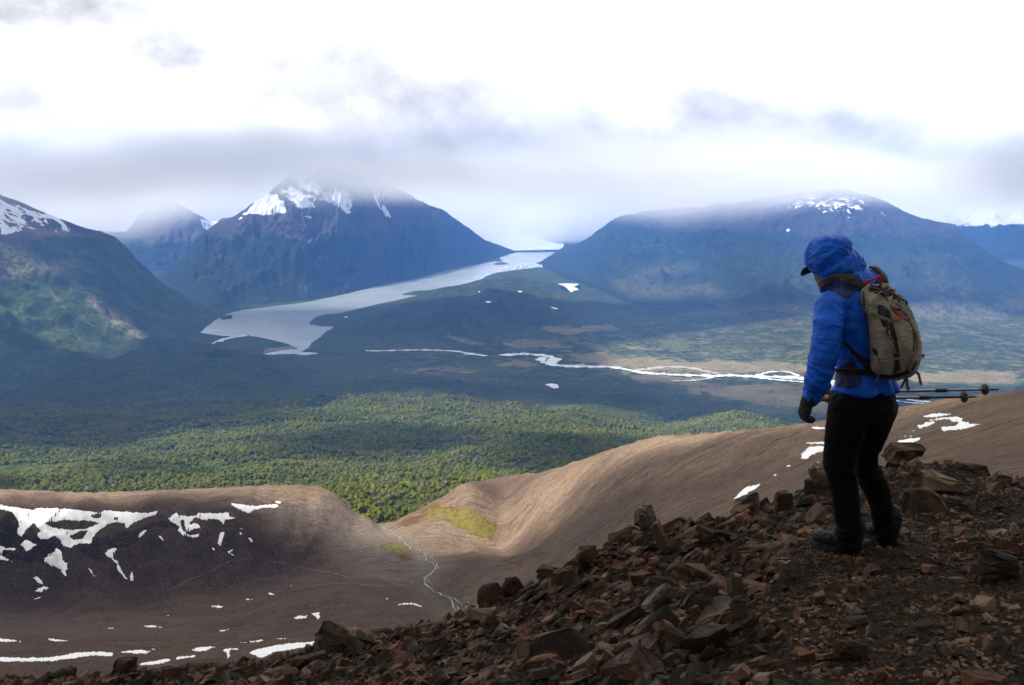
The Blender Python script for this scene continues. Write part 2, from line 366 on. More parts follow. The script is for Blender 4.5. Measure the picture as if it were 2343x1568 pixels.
def ribbons(name, specs, mat, Zg, A, Yv, lift, ymin=0, **props):
    V, F, o = [], [], 0
    for k, (pxs, wf, jit) in enumerate(specs):
        q = thread(pxs, wf, jit, None, Zg, A, Yv, lift + .02 * k, k + 1, int(60 + len(pxs) * 30), ymin)
        if q is None: continue
        V.append(q[0]); F.append(q[1] + o); o += len(q[0])
    return mesh_obj(name, np.concatenate(V), np.concatenate(F), mat, smooth=True, **props)
mst, n = material('meltwater')
finish(n, (.17, .17, .165), .35, n.noise(pos(n), 1.2, 3), .3, .2, .6)
mst2, n = material('shallow_trickle'); finish(n, (.115, .10, .088), .5)
cst = lambda k: (lambda t: k + 0 * t)
ribbons('stream', [([(1045,1400),(1030,1370),(1000,1358),(975,1340),(972,1325),(992,1308),(995,1295),(980,1285),(975,1270),(965,1262),(945,1258)], cst(.9), 4),
   ([(985,1335),(975,1322),(1000,1300),(1000,1288),(985,1275)], cst(.6), 3),
   ([(945,1258),(935,1250),(925,1240),(905,1228),(900,1222),(872,1205)], cst(.8), 4),
   ([(1075,1378),(1058,1384),(1040,1372),(1020,1362)], cst(1.0), 3), ([(1070,1392),(1050,1385),(1045,1400)], cst(.7), 3)], mst, hills_Z, A_, YH, .35, kind='structure')
ribbons('stream', [([(400,1345),(440,1325),(480,1308),(530,1283),(580,1278),(650,1290),(700,1302),(760,1310),(800,1325)], cst(.8), 3),
   ([(820,1337),(880,1342),(930,1338),(965,1328)], cst(.8), 4), ([(640,1355),(700,1345),(760,1335),(820,1337)], cst(.6), 3), ([(1100,1295),(1150,1290),(1200,1276),(1250,1264)], cst(.7), 2)],
   mst2, hills_Z, A_, YH, .25, kind='structure')

# snow patches, each its own thing lying on the slope
msn, n = material('old_snow')
p = pos(n)
finish(n, n.mix(n.ss(n.m('ADD', at_(n, 'edge'), n.m('SUBTRACT', n.noise(p, .5, 6, .7), .5)), .45, .9, 0, .75), n.mix(n.ss(n.noise(p, .12, 5, .6), .45, .75, 0, .5), (.86, .87, .89), (.70, .70, .70)), (.34, .29, .25)), .7, n.noise(p, .8, 5, .6), .25, .6, .3)
c4 = lambda q: [(x * .32487, 1058.5 + y * .32487) for x, y in q]
c5 = lambda q: [(604.9 + x * .32487, 1058.5 + y * .32487) for x, y in q]
c6 = lambda q: [(1784.3 + x * .2893, 846.8 + y * .2893) for x, y in q]
def ell(cx, cy, rx, ry, tilt=0, k=12):
    return [(cx + rx * math.cos(t) * math.cos(tilt) - ry * math.sin(t) * math.sin(tilt), cy + rx * math.cos(t) * math.sin(tilt) + ry * math.sin(t) * math.cos(tilt)) for t in np.linspace(0, 2 * math.pi, k, endpoint=False)]
SNOW = [
 (c4([(-300,280),(0,295),(100,310),(230,330),(280,318),(450,320),(620,340),(700,350),(740,335),(900,345),(1040,352),(1120,335),(1100,370),(1040,385),(980,410),(920,440),(890,480),(875,430),(800,425),(760,440),(700,480),(650,530),(660,560),(630,575),(560,570),(490,608),(430,575),(420,540),(380,520),(330,545),(280,540),(250,510),(280,480),(240,430),(190,470),(150,530),(120,500),(130,420),(80,350),(0,330),(-300,330)]),
  [c4([(320,428),(440,408),(640,415),(690,430),(600,465),(480,472),(380,455)]), c4([(495,520),(560,490),(615,478),(580,530),(520,545)]), c4([(640,380),(690,360),(710,385),(670,390)]), c4([(810,385),(832,388),(825,402),(808,398)])],
  'big dirty snowfield with dark rock islands under the basin crest'),
 (c4([(1175,400),(1240,345),(1260,370),(1370,375),(1400,350),(1500,355),(1610,348),(1620,380),(1680,395),(1590,400),(1575,435),(1540,405),(1430,405),(1370,390),(1340,430),(1370,420),(1410,440),(1415,470),(1370,465),(1340,490),(1310,485),(1290,400),(1270,420),(1280,460),(1310,490),(1340,510),(1405,495),(1400,525),(1360,530),(1290,515),(1250,480),(1260,455),(1220,430)]), [], 'hooked snow patch curling round a dark rock island'),
 (c4([(1612,285),(1700,290),(1790,303),(1900,292),(1950,290),(1972,310),(1950,322),(1850,322),(1790,340),(1755,362),(1710,345),(1660,320)]), [], 'smooth white snow tongue on the lit shoulder of the crest'),
 (c4([(1935,272),(1975,272),(1982,288),(1950,290)]), [], 'tiny round snow spot above the tip of the white tongue'),
 (c4([(725,640),(770,608),(800,595),(830,600),(810,640),(795,670),(830,690),(850,740),(880,790),(905,825),(880,825),(845,780),(815,745),(820,715),(770,670)]), [], 'long thin snow gully streak bending down to the basin floor'),
 (c4([(915,835),(912,800),(930,760),(940,800),(940,835)]), [], 'small snow cone beside the foot of the long gully streak'),
 (c4([(-100,575),(0,580),(50,600),(110,600),(110,620),(30,618),(15,650),(60,680),(120,712),(60,695),(0,690),(-100,680)]), [], 'forked snow strip at the edge below the big snowfield'),
 (c4([(140,575),(170,545),(205,545),(240,570),(270,578),(235,590),(225,610),(185,625)]), [], 'roundish snow pocket between two dark crags'),
 (c4([(305,700),(315,665),(340,640),(330,625),(370,630),(390,595),(430,620),(450,680),(485,710),(470,770),(485,808),(455,808),(430,770),(380,740),(340,722)]), [], 'streaky half melted snow fan with dirt showing through'),
 (c4([(230,812),(255,795),(300,835),(305,860),(270,850)]), [], 'narrow snow sliver above the paired blobs'),
 (c4([(285,880),(310,868),(345,885),(330,895),(305,893),(300,912),(260,912),(245,898)]), [], 'paired snow blobs low on the dark headwall'),
 (c4([(232,960),(290,940),(285,955),(240,968)]), [], 'lowest short snow dash beneath the paired blobs'),
 (c4([(615,735),(640,755),(655,780),(683,800),(675,812),(640,785)]), [], 'thin slanting snow dash between streaky fan and gully streak'),
 (c4([(608,652),(620,650),(618,668),(608,668)]), [], 'speck of snow above the thin slanting dash'),
 (c4([(980,500),(1010,475),(1038,472),(1020,500),(985,530),(972,525)]), [], 'small slanted snow scrap under the end of the big snowfield'),
 (c4([(1112,512),(1135,515),(1160,555),(1145,552),(1120,530)]), [], 'small wedge of snow below the hooked patch'),
 (c4([(1545,500),(1560,485),(1583,488),(1575,530),(1555,575),(1570,590),(1545,585),(1530,575)]), [], 'upright bean shaped snow patch on the dark slope'),
 (c4([(1490,600),(1510,598),(1515,620),(1495,618)]), [], 'snow dot beside the foot of the bean shaped patch'),
 (c4([(1600,625),(1645,605),(1630,635),(1660,660),(1630,655),(1605,640)]), [], 'ragged snow scrap below the bean shaped patch'),
 (c4([(1690,460),(1708,462),(1706,474),(1693,470)]), [], 'upper snow fleck on the rib'), 
 (c4([(1683,488),(1700,490),(1708,510),(1690,508)]), [], 'middle snow fleck on the rib'),
 (c4([(1745,530),(1765,525),(1785,560),(1765,562)]), [], 'largest snow fleck on the rib'),
 (c4([(-200,1232),(0,1238),(100,1248),(165,1262),(60,1266),(-200,1255)]), [], 'flat snow strip above the long pale band'),
 (c4([(330,1238),(370,1240),(475,1252),(460,1260),(360,1258)]), [], 'short flat snow strip beside the gap above the long band'),
 (c4([(-300,1368),(0,1368),(200,1372),(350,1368),(450,1352),(540,1335),(700,1330),(800,1340),(790,1368),(700,1366),(640,1360),(550,1375),(480,1385),(380,1400),(200,1404),(0,1402),(-300,1400)]), [], 'long pale snow band stretching behind the cracked block'),
 (c4([(845,1335),(920,1322),(990,1318),(1060,1330),(1040,1345),(920,1345)]), [], 'wispy snow tail continuing the long pale band'),
 (c4([(1065,1312),(1160,1298),(1120,1315),(1080,1322)]), [], 'faint snow wisp above the end of the tail'),
 (c4([(985,1430),(985,1412),(1080,1395),(1160,1380),(1230,1385),(1250,1365),(1390,1352),(1380,1372),(1240,1388),(1160,1412),(1060,1428)]), [], 'slanting snow strip touching the cracked block'),
 (c4([(1345,1325),(1380,1302),(1480,1293),(1512,1300),(1460,1325),(1400,1332)]), [], 'leaf shaped snow patch above the slanting strip'),
 (c4([(1565,1320),(1610,1308),(1680,1308),(1680,1320),(1620,1320),(1620,1370),(1600,1380),(1590,1345)]), [], 'corner shaped snow patch between leaf patch and bright band'),
 (c4([(1685,1262),(1750,1265),(1740,1270),(1690,1270)]), [], 'small flat snow mark above the corner shaped patch'),
 (c4([(1760,1258),(1810,1248),(1870,1250),(1830,1265),(1770,1268)]), [], 'small lens of snow above the bright band'),
 (c5([(-110,1340),(-80,1320),(0,1300),(100,1280),(200,1268),(340,1260),(370,1240),(330,1245),(385,1215),(390,1180),(440,1172),(475,1200),(480,1225),(440,1265),(330,1295),(180,1320),(60,1340),(0,1375),(-30,1380)]), [], 'bright snow band sweeping up towards the scree edge'),
 (c5([(318,1365),(350,1350),(415,1330),(412,1372),(345,1380)]), [], 'snow block half hidden by the scree edge'),
 (c5([(498,1130),(550,1130),(553,1150),(535,1162),(500,1150)]), [], 'square snow scrap above the scree edge'),
 (c5([(88,1240),(150,1235),(150,1243),(92,1246)]), [], 'little snow dash above the sweeping band'),
 (c5([(190,1095),(235,1080),(305,1073),(300,1098),(235,1103)]), [], 'flat snow patch beside the cross shaped one'),
 (c5([(325,1060),(390,1052),(385,1072),(398,1088),(375,1108),(355,1085)]), [], 'cross shaped snow patch on the basin floor'),
 (c5([(312,1003),(375,1000),(372,1006),(315,1009)]), [], 'thin snow dash above the cross shaped patch'),
 (c5([(915,1022),(950,992),(1000,985),(1060,990),(1120,1015),(1110,1020),(1040,1002),(985,1000),(940,1010)]), [], 'arched snow crescent on the rounded mound'),
 (c5([(848,955),(872,955),(875,964),(855,964)]), [], 'snow speck above the arched crescent'),
 (c5([(22,915),(45,915),(92,938),(60,935),(30,930)]), [], 'small tapered snow scrap on the basin floor'),
 (c5([(178,865),(200,866),(202,872),(185,873)]), [], 'snow fleck near the meltwater thread'),
 (c4([(1450,1018),(1540,1003),(1572,1015),(1560,1028),(1500,1020)]), [], 'slim snow patch among mossy ground'),
 (c4([(1145,1075),(1195,1073),(1190,1081),(1155,1081)]), [], 'little snow dash under the slim mossy ground patch'),
 (c4([(1000,1152),(1065,1143),(1140,1160),(1070,1165)]), [], 'lens of snow in the middle of the bare slope'),
 (c4([(755,1162),(800,1162),(802,1170),(765,1170)]), [], 'faint snow dash beside the lens on the bare slope'),
 (c4([(1540,1182),(1620,1170),(1590,1186),(1548,1190)]), [], 'slanted snow dash on the bare slope'),
 (c4([(1705,956),(1790,963),(1740,970)]), [], 'tiny snow triangle on the basin floor'),
 (c6([(1120,368),(1200,345),(1355,345),(1330,358),(1235,375),(1150,375)]), [], 'topmost bar of the broken snow ring on the brown hill'),
 (c6([(1150,400),(1240,380),(1400,366),(1452,385),(1440,402),(1495,412),(1500,425),(1592,424),(1560,440),(1460,470),(1290,488),(1272,470),(1240,462),(1300,448),(1390,438),(1400,415),(1350,412),(1340,390),(1270,395),(1190,405)]), [], 'large curved part of the broken snow ring on the brown hill'),
 (c6([(1075,440),(1130,428),(1150,412),(1238,402),(1215,428),(1180,445),(1120,462),(1090,462)]), [], 'lower side scrap of the broken snow ring'),
 (c6([(905,598),(940,575),(920,560),(1000,545),(1110,532),(1105,555),(1040,580),(940,605)]), [], 'snow patch above the big round boulder'),
 (c6([(960,522),(1055,520),(1040,528),(975,530)]), [], 'thin snow line above the patch near the boulder'),
 (c6([(1030,482),(1075,475),(1060,486)]), [], 'tiny snow dash under the broken ring'),
 (c6([(975,313),(1030,310),(1010,318)]), [], 'little snow mark near the hill crest beneath the poles'),
 (c6([(200,455),(270,448),(420,460),(420,478),(300,470)]), [], 'snow strip running behind the trousers'),
 (c6([(180,575),(280,568),(420,568),(420,585),(240,588)]), [], 'upper thin snow strip behind the trouser leg'),
 (c6([(158,708),(165,660),(235,605),(300,600),(420,610),(420,640),(310,650),(240,680),(220,708)]), [], 'chunky snow patch partly behind the trouser leg'),
 (c6([(30,768),(60,752),(92,752),(75,768)]), [], 'oval snow dot on the hillside nearer the hiker'),
 (c6([(275,735),(300,722),(310,730),(290,738)]), [], 'tiny snow fleck beside the knee'),
 ([(1764,1088),(1778,1083),(1774,1090)], [], 'minute snow dash above the long slanted patch'),
 ([(1677,1143),(1690,1128),(1706,1115),(1726,1109),(1740,1108),(1732,1116),(1712,1128),(1695,1140)], [], 'long slanted snow patch on the brown hillside'),
 ([(1667,1175),(1676,1164),(1678,1158),(1696,1156),(1686,1166)], [], 'small snow scrap below the long slanted patch'),
]
def snow_patch(poly, holes, label):
    us = [q[0] for q in poly]; vs = [q[1] for q in poly]
    w_, h_ = max(us) - min(us), max(vs) - min(vs)
    st = 1.0 if w_ * h_ > 2500 else .6
    U = np.arange(min(us) - 3, max(us) + 3, st); Vv = np.arange(min(vs) - 3, max(vs) + 3, st)
    UU, VV = np.meshgrid(U, Vv)
    x, y, z = ray_hit(UU, VV, hills_Z, A_, YH, 60)
    x, y, z = (q.reshape(UU.shape) for q in (x, y, z))
    d = pdist(UU, VV, poly); sd_ = np.where(inpoly(UU, VV, poly), d, -d)
    for h_ in holes:
        dh = pdist(UU, VV, h_); sd_ = np.minimum(sd_, np.where(inpoly(UU, VV, h_), -dh, dh))
    k = 1.7 if w_ > 25 else .8
    sd_ = sd_ + k * fbm(UU / 4.5, VV / 2.6, 4) * 1.6
    if 'streaky' in label: sd_ = sd_ + 3.5 * (fbm((UU - VV * .9) / 3, (UU + VV) / 28, 3) - .25)
    ok = (sd_ > 0) & ~np.isnan(x)
    # drop cells bridging a depth jump
    idx = -np.ones(ok.shape, int); q = ok[:-1, :-1] & ok[1:, :-1] & ok[:-1, 1:] & ok[1:, 1:]
    yy = np.where(np.isnan(y), 0, y); jump = np.maximum(np.abs(yy[1:, :-1] - yy[:-1, :-1]), np.abs(yy[1:, 1:] - yy[:-1, :-1])) < 40
    q &= jump; use = np.zeros(ok.shape, bool)
    use[:-1, :-1] |= q; use[1:, :-1] |= q; use[:-1, 1:] |= q; use[1:, 1:] |= q
    if use.sum() < 4: return
    cnt = np.zeros(ok.shape); cnt[:-1, :-1] += q; cnt[1:, :-1] += q; cnt[:-1, 1:] += q; cnt[1:, 1:] += q
    edge = cnt < 4
    idx[use] = np.arange(use.sum()); th = np.where(edge, -.15, .10 + .30 * sstep(sd_, 0, 4)) * np.clip(yy / 500, .3, 1)
    cen = Vector((float(x[use].mean()), float(y[use].mean()), float(z[use].mean())))
    vt = np.stack([x[use] - cen.x, y[use] - cen.y, (z + th)[use] - cen.z], 1)
    r_, c_ = np.nonzero(q); F = np.stack([idx[r_ + 1, c_], idx[r_ + 1, c_ + 1], idx[r_, c_ + 1], idx[r_, c_]], 1)
    o = mesh_obj('snow_patch', vt, F, msn, smooth=True, label=label, category='snow patch', group='snow patches on the bare slopes')
    attr(o, 'edge', (1 - sstep(sd_, 0, 2.2))[use]); o.location = cen
for s_ in SNOW: snow_patch(*s_)
# ================================================================== valley floor with forest, lake, river
g2 = lambda q: [(423.4 + x * .41305, 362.9 + y * .41305) for x, y in q]
g3 = lambda q: [(1088.8 + x * .3614, 604.9 + y * .3614) for x, y in q]
LZ = -1000.0
LAKE = g2([(80,965),(120,915),(160,885),(220,862),(320,838),(430,825),(560,810),(700,793),(800,765),(930,730),(1060,700),(1150,682),(1270,660),(1290,645),(1400,625),(1500,610),(1600,590),(1700,572),(1760,570),(1730,545),(1735,535),(1855,515),(1870,508),(2060,508),(2045,515),(2110,525),(1990,570),(1950,577),(1945,583),(2080,582),(2070,590),(1900,610),(1810,620),(1700,640),(1650,660),(1660,670),(1715,676),(1650,700),(1550,706),(1470,720),(1430,730),(1350,738),(1210,748),(1205,756),(1290,760),(1360,750),(1250,775),(1150,795),(1040,815),(940,838),(850,858),(780,862),(720,880),(685,915),(740,928),(830,932),(780,960),(750,990),(700,1020),(690,1045),(645,1070),(730,1075),(740,1082),(620,1103),(530,1105),(480,1107),(400,1088),(470,1075),(560,1058),(625,1055),(560,1025),(480,1005),(400,988),(330,982),(260,986),(200,982)])
def to_plane(poly, z):
    o = []
    for u, v in poly:
        a, s = V2A(u, v); y = z / float(s); o.append((float(a) * y, y))
    return o
LAKEW = to_plane(LAKE, LZ)
VP = []
def vz(u, v, z): VP.append((u, v, float(Dz(u, v, z))))
for u in (-300, 100, 500, 900, 1300, 1700, 2100, 2650):
    VP += [(u, 1110, 1800), (u, 1060, 2150), (u, 1000, 2750), (u, 950, 3400)]
for u in (-300, 300, 1300, 1800, 2342, 2700): VP.append((u, 1175, 1280))
VP += [(780,1155,1230),(860,1185,1180),(900,1165,1290),(980,1140,1400),(900,1128,1550),(1050,1112,1500),(860,1240,1080),(760,1200,1080),(980,1200,1150)]
VP += [(800,888,4300),(900,880,4350),(1020,892,4250),(1150,925,3850),(500,905,4100),(200,940,3800),(650,900,4200)]
for u, v, z in ((900,862,-985),(700,865,-960),(1100,880,-975)): vz(u, v, z)
VP += [(-200,935,4300),(0,912,4500),(200,850,5000),(320,806,5300),(400,791,5450),(500,793,5500),(600,812,5500),(700,840,5400)]
for u, v in ((560,815),(470,785),(350,775),(200,790),(0,840),(-200,880)): vz(u, v, -995)
for u, v in ((800,842),(1000,830),(1200,850),(1400,862),(1800,880),(2342,905),(1200,790),(1500,790),(1800,800),(2342,800),(2650,900),(900,812),(750,830),(1300,812),(1650,830),(2050,850)): vz(u, v, -990)
for u, v, z in ((1250,925,-955),(1400,935,-930),(1600,945,-940),(1900,950,-965),(2342,950,-965),(1500,985,-860),(1800,985,-900),(1650,905,-975),(2050,890,-985),(1420,920,-935)): vz(u, v, z)
for u, v, z in ((720,742,-998),(800,720,-985),(790,770,-960),(850,735,-925),(880,775,-965),(900,705,-940),(950,720,-890),(960,672,-925),(1020,662,-900),(1010,700,-885),(1075,668,-925),(1080,720,-880),(1130,645,-915),(1160,665,-890),(1200,700,-900),(1150,740,-935),(1000,775,-985),(1250,645,-955),(1250,690,-930),(1300,655,-950),(1200,628,-985),(1330,620,-960),(1300,730,-960),(1350,700,-950),(900,790,-985),(1400,760,-985),(1500,740,-975),(1900,770,-960),(2342,790,-960),(1700,760,-965),(2650,790,-950)): vz(u, v, z)
for u in (-300, 200, 700, 1200, 1700, 2300, 2700): VP.append((u, float(784 - 2300 * math.tan(PITCH - math.atan(1010 / 19000))), 19000))
for u in (-300, 200, 700, 1700, 2300): VP.append((u, float(784 - 2300 * math.tan(PITCH - math.atan(1010 / 12000))), 12000))
tps_v = TPS([(float(V2A(u, v)[0]) * 3, math.log(D)) for u, v, D in VP], [float(V2A(u, v)[1]) for u, v, D in VP], 2e-4)
AV = np.linspace(-.66, .66, 760); YV = np.exp(np.linspace(math.log(1080), math.log(20000), 620))
AA, YY = np.meshgrid(AV, YV); XX = AA * YY
ZZ = tps_v(AA * 3, np.log(YY)) * YY
hm = sstep(ZZ, -995, -900)
belt = sstep(YY, 5600, 3000)
und = fbm(XX / 620, YY / 460, 4) * 38 + fbm(XX / 210, YY / 150, 4) * 14
ZZ += und * (belt * .85 + .15) * sstep(YY, 1150, 1600)
ZZ += hm * (1 - belt) * (120 * (ridged(XX / 520, YY / 900, 4) - .42) + 30 * fbm(XX / 120, YY / 200, 4))
ZZ += 3 * fbm(XX / 70, YY / 70, 3)
d = pdist(XX, YY, LAKEW); ins = inpoly(XX, YY, LAKEW)
shore = np.where(ins, LZ - np.clip(d * .08, 0, 12) - .5, np.maximum(ZZ, LZ + 2.0))
bl = sstep(d, 0, 260); cap = LZ + 1 + d * .30
ZZ = np.where(ins, shore, np.minimum(np.maximum(ZZ, LZ + 2 + 4 * bl), cap))
valley_Z = ZZ
u_v, v_v = uv_of(XX, YY, ZZ)
vo = mesh_obj('valley_floor', np.stack([XX, YY, ZZ], 2).reshape(-1, 3), grid_faces(*XX.shape), smooth=True, kind='structure')
nzv = 9 * fbm(XX / 260, YY / 420, 4)
def covv(poly, f, k=1.0): return soft(u_v, v_v, poly, f, nzv * k)
mead = np.clip(covv(g3([(170,500),(300,480),(450,490),(620,520),(560,545),(300,530),(180,520)]), 8) * .8 + covv(g3([(460,420),(600,405),(850,388),(800,410),(700,435),(560,440)]), 5, .5)
   + covv(g3([(100,640),(250,590),(400,640),(420,650),(200,650)]), 6) + covv(g3([(560,560),(800,560),(950,580),(1300,600),(2100,640),(2343,660),(3400,700),(3400,760),(2050,700),(1400,690),(1000,670),(850,650),(640,620)]), 10)
   + covv(g3([(860,660),(1000,690),(1300,715),(1500,715),(1400,745),(1500,760),(1300,765),(1050,745),(960,710)]), 8) + covv(g3([(1300,760),(2100,750),(2343,800),(2343,960),(1900,900),(1600,850),(1350,820)]), 14) * .85
   + covv(g3([(900,510),(1050,520),(1180,545),(1000,545)]), 6) + covv(g2([(640,1085),(900,1080),(500,1030)]), 4) * 0 + covv([(608,798),(665,792),(672,797),(640,806),(600,808)], 4, .3)
   + covv(g2([(1450,985),(1560,990),(1600,1010),(1700,1040),(1560,1035)]), 5) * .8 + covv([(900,848),(1070,838),(1100,850),(960,858)], 6) * .6
   + covv(g3([(480,340),(800,345),(760,360),(500,350)]), 4) * .5 + covv([(1245,750),(1400,740),(1420,756),(1300,765)], 6) * .8 + covv([(2050,850),(2342,845),(2400,880),(2100,890)], 10) * .5, 0, 1)
bare = np.clip(covv(g3([(0,860),(250,850),(420,870),(600,900),(760,960),(500,1000),(100,950)]), 22) * .75 + covv(g3([(760,1010),(1000,1020),(960,1045),(760,1030)]), 8) * .8, 0, 1)
grn = np.clip(covv(g3([(1650,880),(2000,880),(2030,950),(1750,960)]), 10) * .8 + covv(g3([(1150,480),(1300,480),(1400,520),(1260,560),(1200,530)]), 10) * .9 + covv([(2080,880),(2342,862),(2342,890),(2100,905)], 10) * .9
   + covv(g3([(0,640),(250,655),(420,665),(200,680),(-100,670)]), 6) * .7, 0, 1)
sav = np.clip(covv([(1100,790),(1400,730),(1700,710),(2342,700),(2500,950),(1900,980),(1500,880),(1200,860)], 30) + covv([(900,800),(1400,790),(1400,850),(1100,870),(880,850)], 15) * .6, 0, 1)
forest_m = np.clip(sstep(v_v, 885, 935) + soft(u_v, v_v, [(-400,900),(0,890),(200,845),(400,785),(620,800),(760,860),(850,890),(700,950)], 20), 0, 1) * (1 - mead) * (1 - .75 * bare)
red = covv([(738,1023),(765,1016),(790,1017),(770,1024),(745,1027)], 3, .2)
rocky = hm * (1 - belt)
near = sstep(YY, 1650, 1350)
for k_, v_ in (('meadow', mead), ('bare', bare), ('grn', grn), ('sav', sav), ('red', red), ('rocky', rocky), ('near', near)): attr(vo, k_, v_)
m, n = material('valley_cover')
p = pos(n)
nl = n.noise(p, .0016, 6, .6); nm = n.noise(p, .007, 6, .62); nf = n.noise(p, .045, 6, .65)
vor = n.n('ShaderNodeTexVoronoi', {'Scale': .075, 'Vector': p}); cr = vor.outputs['Distance']
forest = n.mix(n.ss(nm, .35, .66), (.024, .040, .010), (.066, .084, .016))
forest = n.mix(n.ss(nl, .36, .60), forest, (.074, .088, .018))
forest = n.mix(n.ss(n.noise(p, .004, 7, .7, .8), .56, .66, 0, .6), forest, (.085, .078, .060))      # dead grey wood
forest = n.mix(n.ss(nf, .42, .62, 0, .7), forest, (.014, .026, .010))
forest = n.mix(n.ss(cr, .35, .8, 0, .5), forest, (.012, .020, .008))
scrub = n.mix(n.ss(n.noise(p, .018, 7, .7), .44, .56), (.026, .040, .016), (.130, .118, .055))
grass = n.mix(n.ss(nm, .3, .7), (.205, .165, .085), (.140, .118, .062))
c = n.mix(n.m('MULTIPLY', at_(n, 'sav'), n.ss(nm, .40, .60)), forest, scrub)
c = n.mix(n.m('MULTIPLY', at_(n, 'bare'), n.ss(nf, .38, .58)), c, (.135, .122, .060))
c = n.mix(n.ss(n.m('ADD', at_(n, 'grn'), n.m('MULTIPLY', n.m('SUBTRACT', nm, .5), 1.1)), .4, .8, 0, .85), c, (.085, .110, .030))
mf = n.ss(n.m('ADD', at_(n, 'meadow'), n.m('MULTIPLY', n.m('SUBTRACT', n.noise(p, .011, 7, .7), .5), 2.2)), .42, .66)
c = n.mix(mf, c, grass)
c = n.mix(n.m('MULTIPLY', at_(n, 'rocky'), n.ss(n.noise(p, .006, 7, .7), .50, .62, 0, .6)), n.mix(n.m('MULTIPLY', at_(n, 'rocky'), .5), c, (.018, .030, .014)), (.075, .062, .054))
c = n.mix(n.m('MULTIPLY', n.ss(nf, .50, .58), n.ss(n.noise(p, .003, 4), .38, .6)), c, n.mix(.6, c, (.015, .024, .010)))
c = n.mix(at_(n, 'red'), c, (.24, .10, .06))
h = n.m('ADD', n.m('MULTIPLY', nf, 14.0), n.m('MULTIPLY', cr, -7.0))
finish(n, c, 1.0, h, .8, 1.0, .05)
vo.data.materials.append(m)

# lake
mw, n = material('glacial_lake_water')
p = pos(n)
lay = n.ss(n.noise(p, .0012, 4, .6, 1.2), .40, .62)
finish(n, n.mix(lay, (.27, .31, .30), (.33, .36, .345)), .22, n.noise(p, .06, 4, .6), .12, 2.0, .5)
mesh_obj('lake', [(-9000, 5200, LZ), (14000, 5200, LZ), (14000, 21000, LZ), (-9000, 21000, LZ)], [(0, 1, 2, 3)], mw, kind='structure')
# river, ponds
mr, n = material('river_water')
p = pos(n)
finish(n, n.mix(n.ss(n.noise(p, .02, 4), .4, .6), (.42, .46, .46), (.60, .62, .61)), .30, n.noise(p, .2, 3), .1, .5, .5)
rv = lambda q: g3(q)
ribbons('river', [
  (g2([(1000,1066),(1070,1068),(1200,1064),(1300,1062),(1400,1064),(1500,1070),(1600,1085),(1668,1096)]), cst(34), 1),
  (rv([(-80,570),(0,574),(62,582)]), cst(30), .5),
  (rv([(172,580),(230,573),(300,571),(370,573),(430,580),(475,588),(500,603),(480,620),(470,632),(520,643),(600,650),(700,650),(850,652),(950,668),(1050,687),(1150,697),(1300,704),(1500,707),(1650,706),(1800,712),(2000,717),(2090,722),(2200,745),(2343,790)]), cst(62), 1),
  (rv([(430,590),(405,605),(425,622),(470,635),(540,646)]), cst(45), 1),
  (rv([(1780,705),(1830,692),(1870,683),(1950,680),(2000,690),(2040,710)]), cst(26), 1),
  (rv([(1560,708),(1500,716),(1450,730),(1350,740),(1240,741)]), cst(20), 1),
  (rv([(1650,706),(1800,722),(1950,738),(2080,748),(2343,765)]), cst(40), 1),
  (rv([(1800,712),(1950,722),(2100,735),(2300,745)]), cst(38), 1),
  ([(2040,908),(2075,915),(2110,920),(2200,928)], cst(36), 1), ([(2040,918),(2090,923),(2160,927),(2230,932)], cst(30), 1),
  ([(500,783),(530,773),(560,769),(590,768)], cst(40), 2), ([(485,787),(500,780),(520,774)], cst(25), 1)],
  mr, valley_Z, AV, YV, 2.5, 1500, kind='structure')
mg, n = material('river_gravel')
finish(n, (.30, .27, .25), .9)
ribbons('gravel_bar', [(rv([(1000,668),(1080,664),(1150,655),(1220,651),(1280,650),(1350,655),(1400,667),(1460,680),(1530,693)]), cst(45), 1),
  (rv([(470,610),(450,625),(440,618)]), cst(20), 1), (rv([(690,632),(640,640),(560,640),(500,640)]), cst(30), 1), (rv([(900,655),(700,645),(640,650)]), cst(70), 1)], mg, valley_Z, AV, YV, 1.5, 1500, kind='stuff')
def pond(poly, z_off=2.5):
    U = np.array([q[0] for q in poly]); V_ = np.array([q[1] for q in poly])
    x, y, z = ray_hit(U, V_, valley_Z, AV, YV, 2000); zz = float(np.nanmax(z)) + 1
    pts_ = to_plane(poly, zz)
    return mesh_obj('pond', [(a, b, zz) for a, b in pts_], [tuple(range(len(pts_)))[::-1]], mr, kind='structure')
pond(g3([(512,124),(560,121),(652,124),(640,133),(618,142),(645,155),(650,162),(618,168),(603,178),(588,165),(560,140),(535,130)]))
pond(g3([(435,760),(480,754),(518,762),(523,783),(490,786),(468,775)])); pond(g3([(262,170),(290,168),(290,178),(272,178)]))
pond(g3([(50,238),(80,232),(98,240),(75,245)])); pond(g3([(466,270),(495,272),(522,283),(500,285)])); pond(g2([(880,876),(900,875),(902,880),(885,881)]))
pond(g3([(15,170),(25,172),(24,178),(16,177)]))
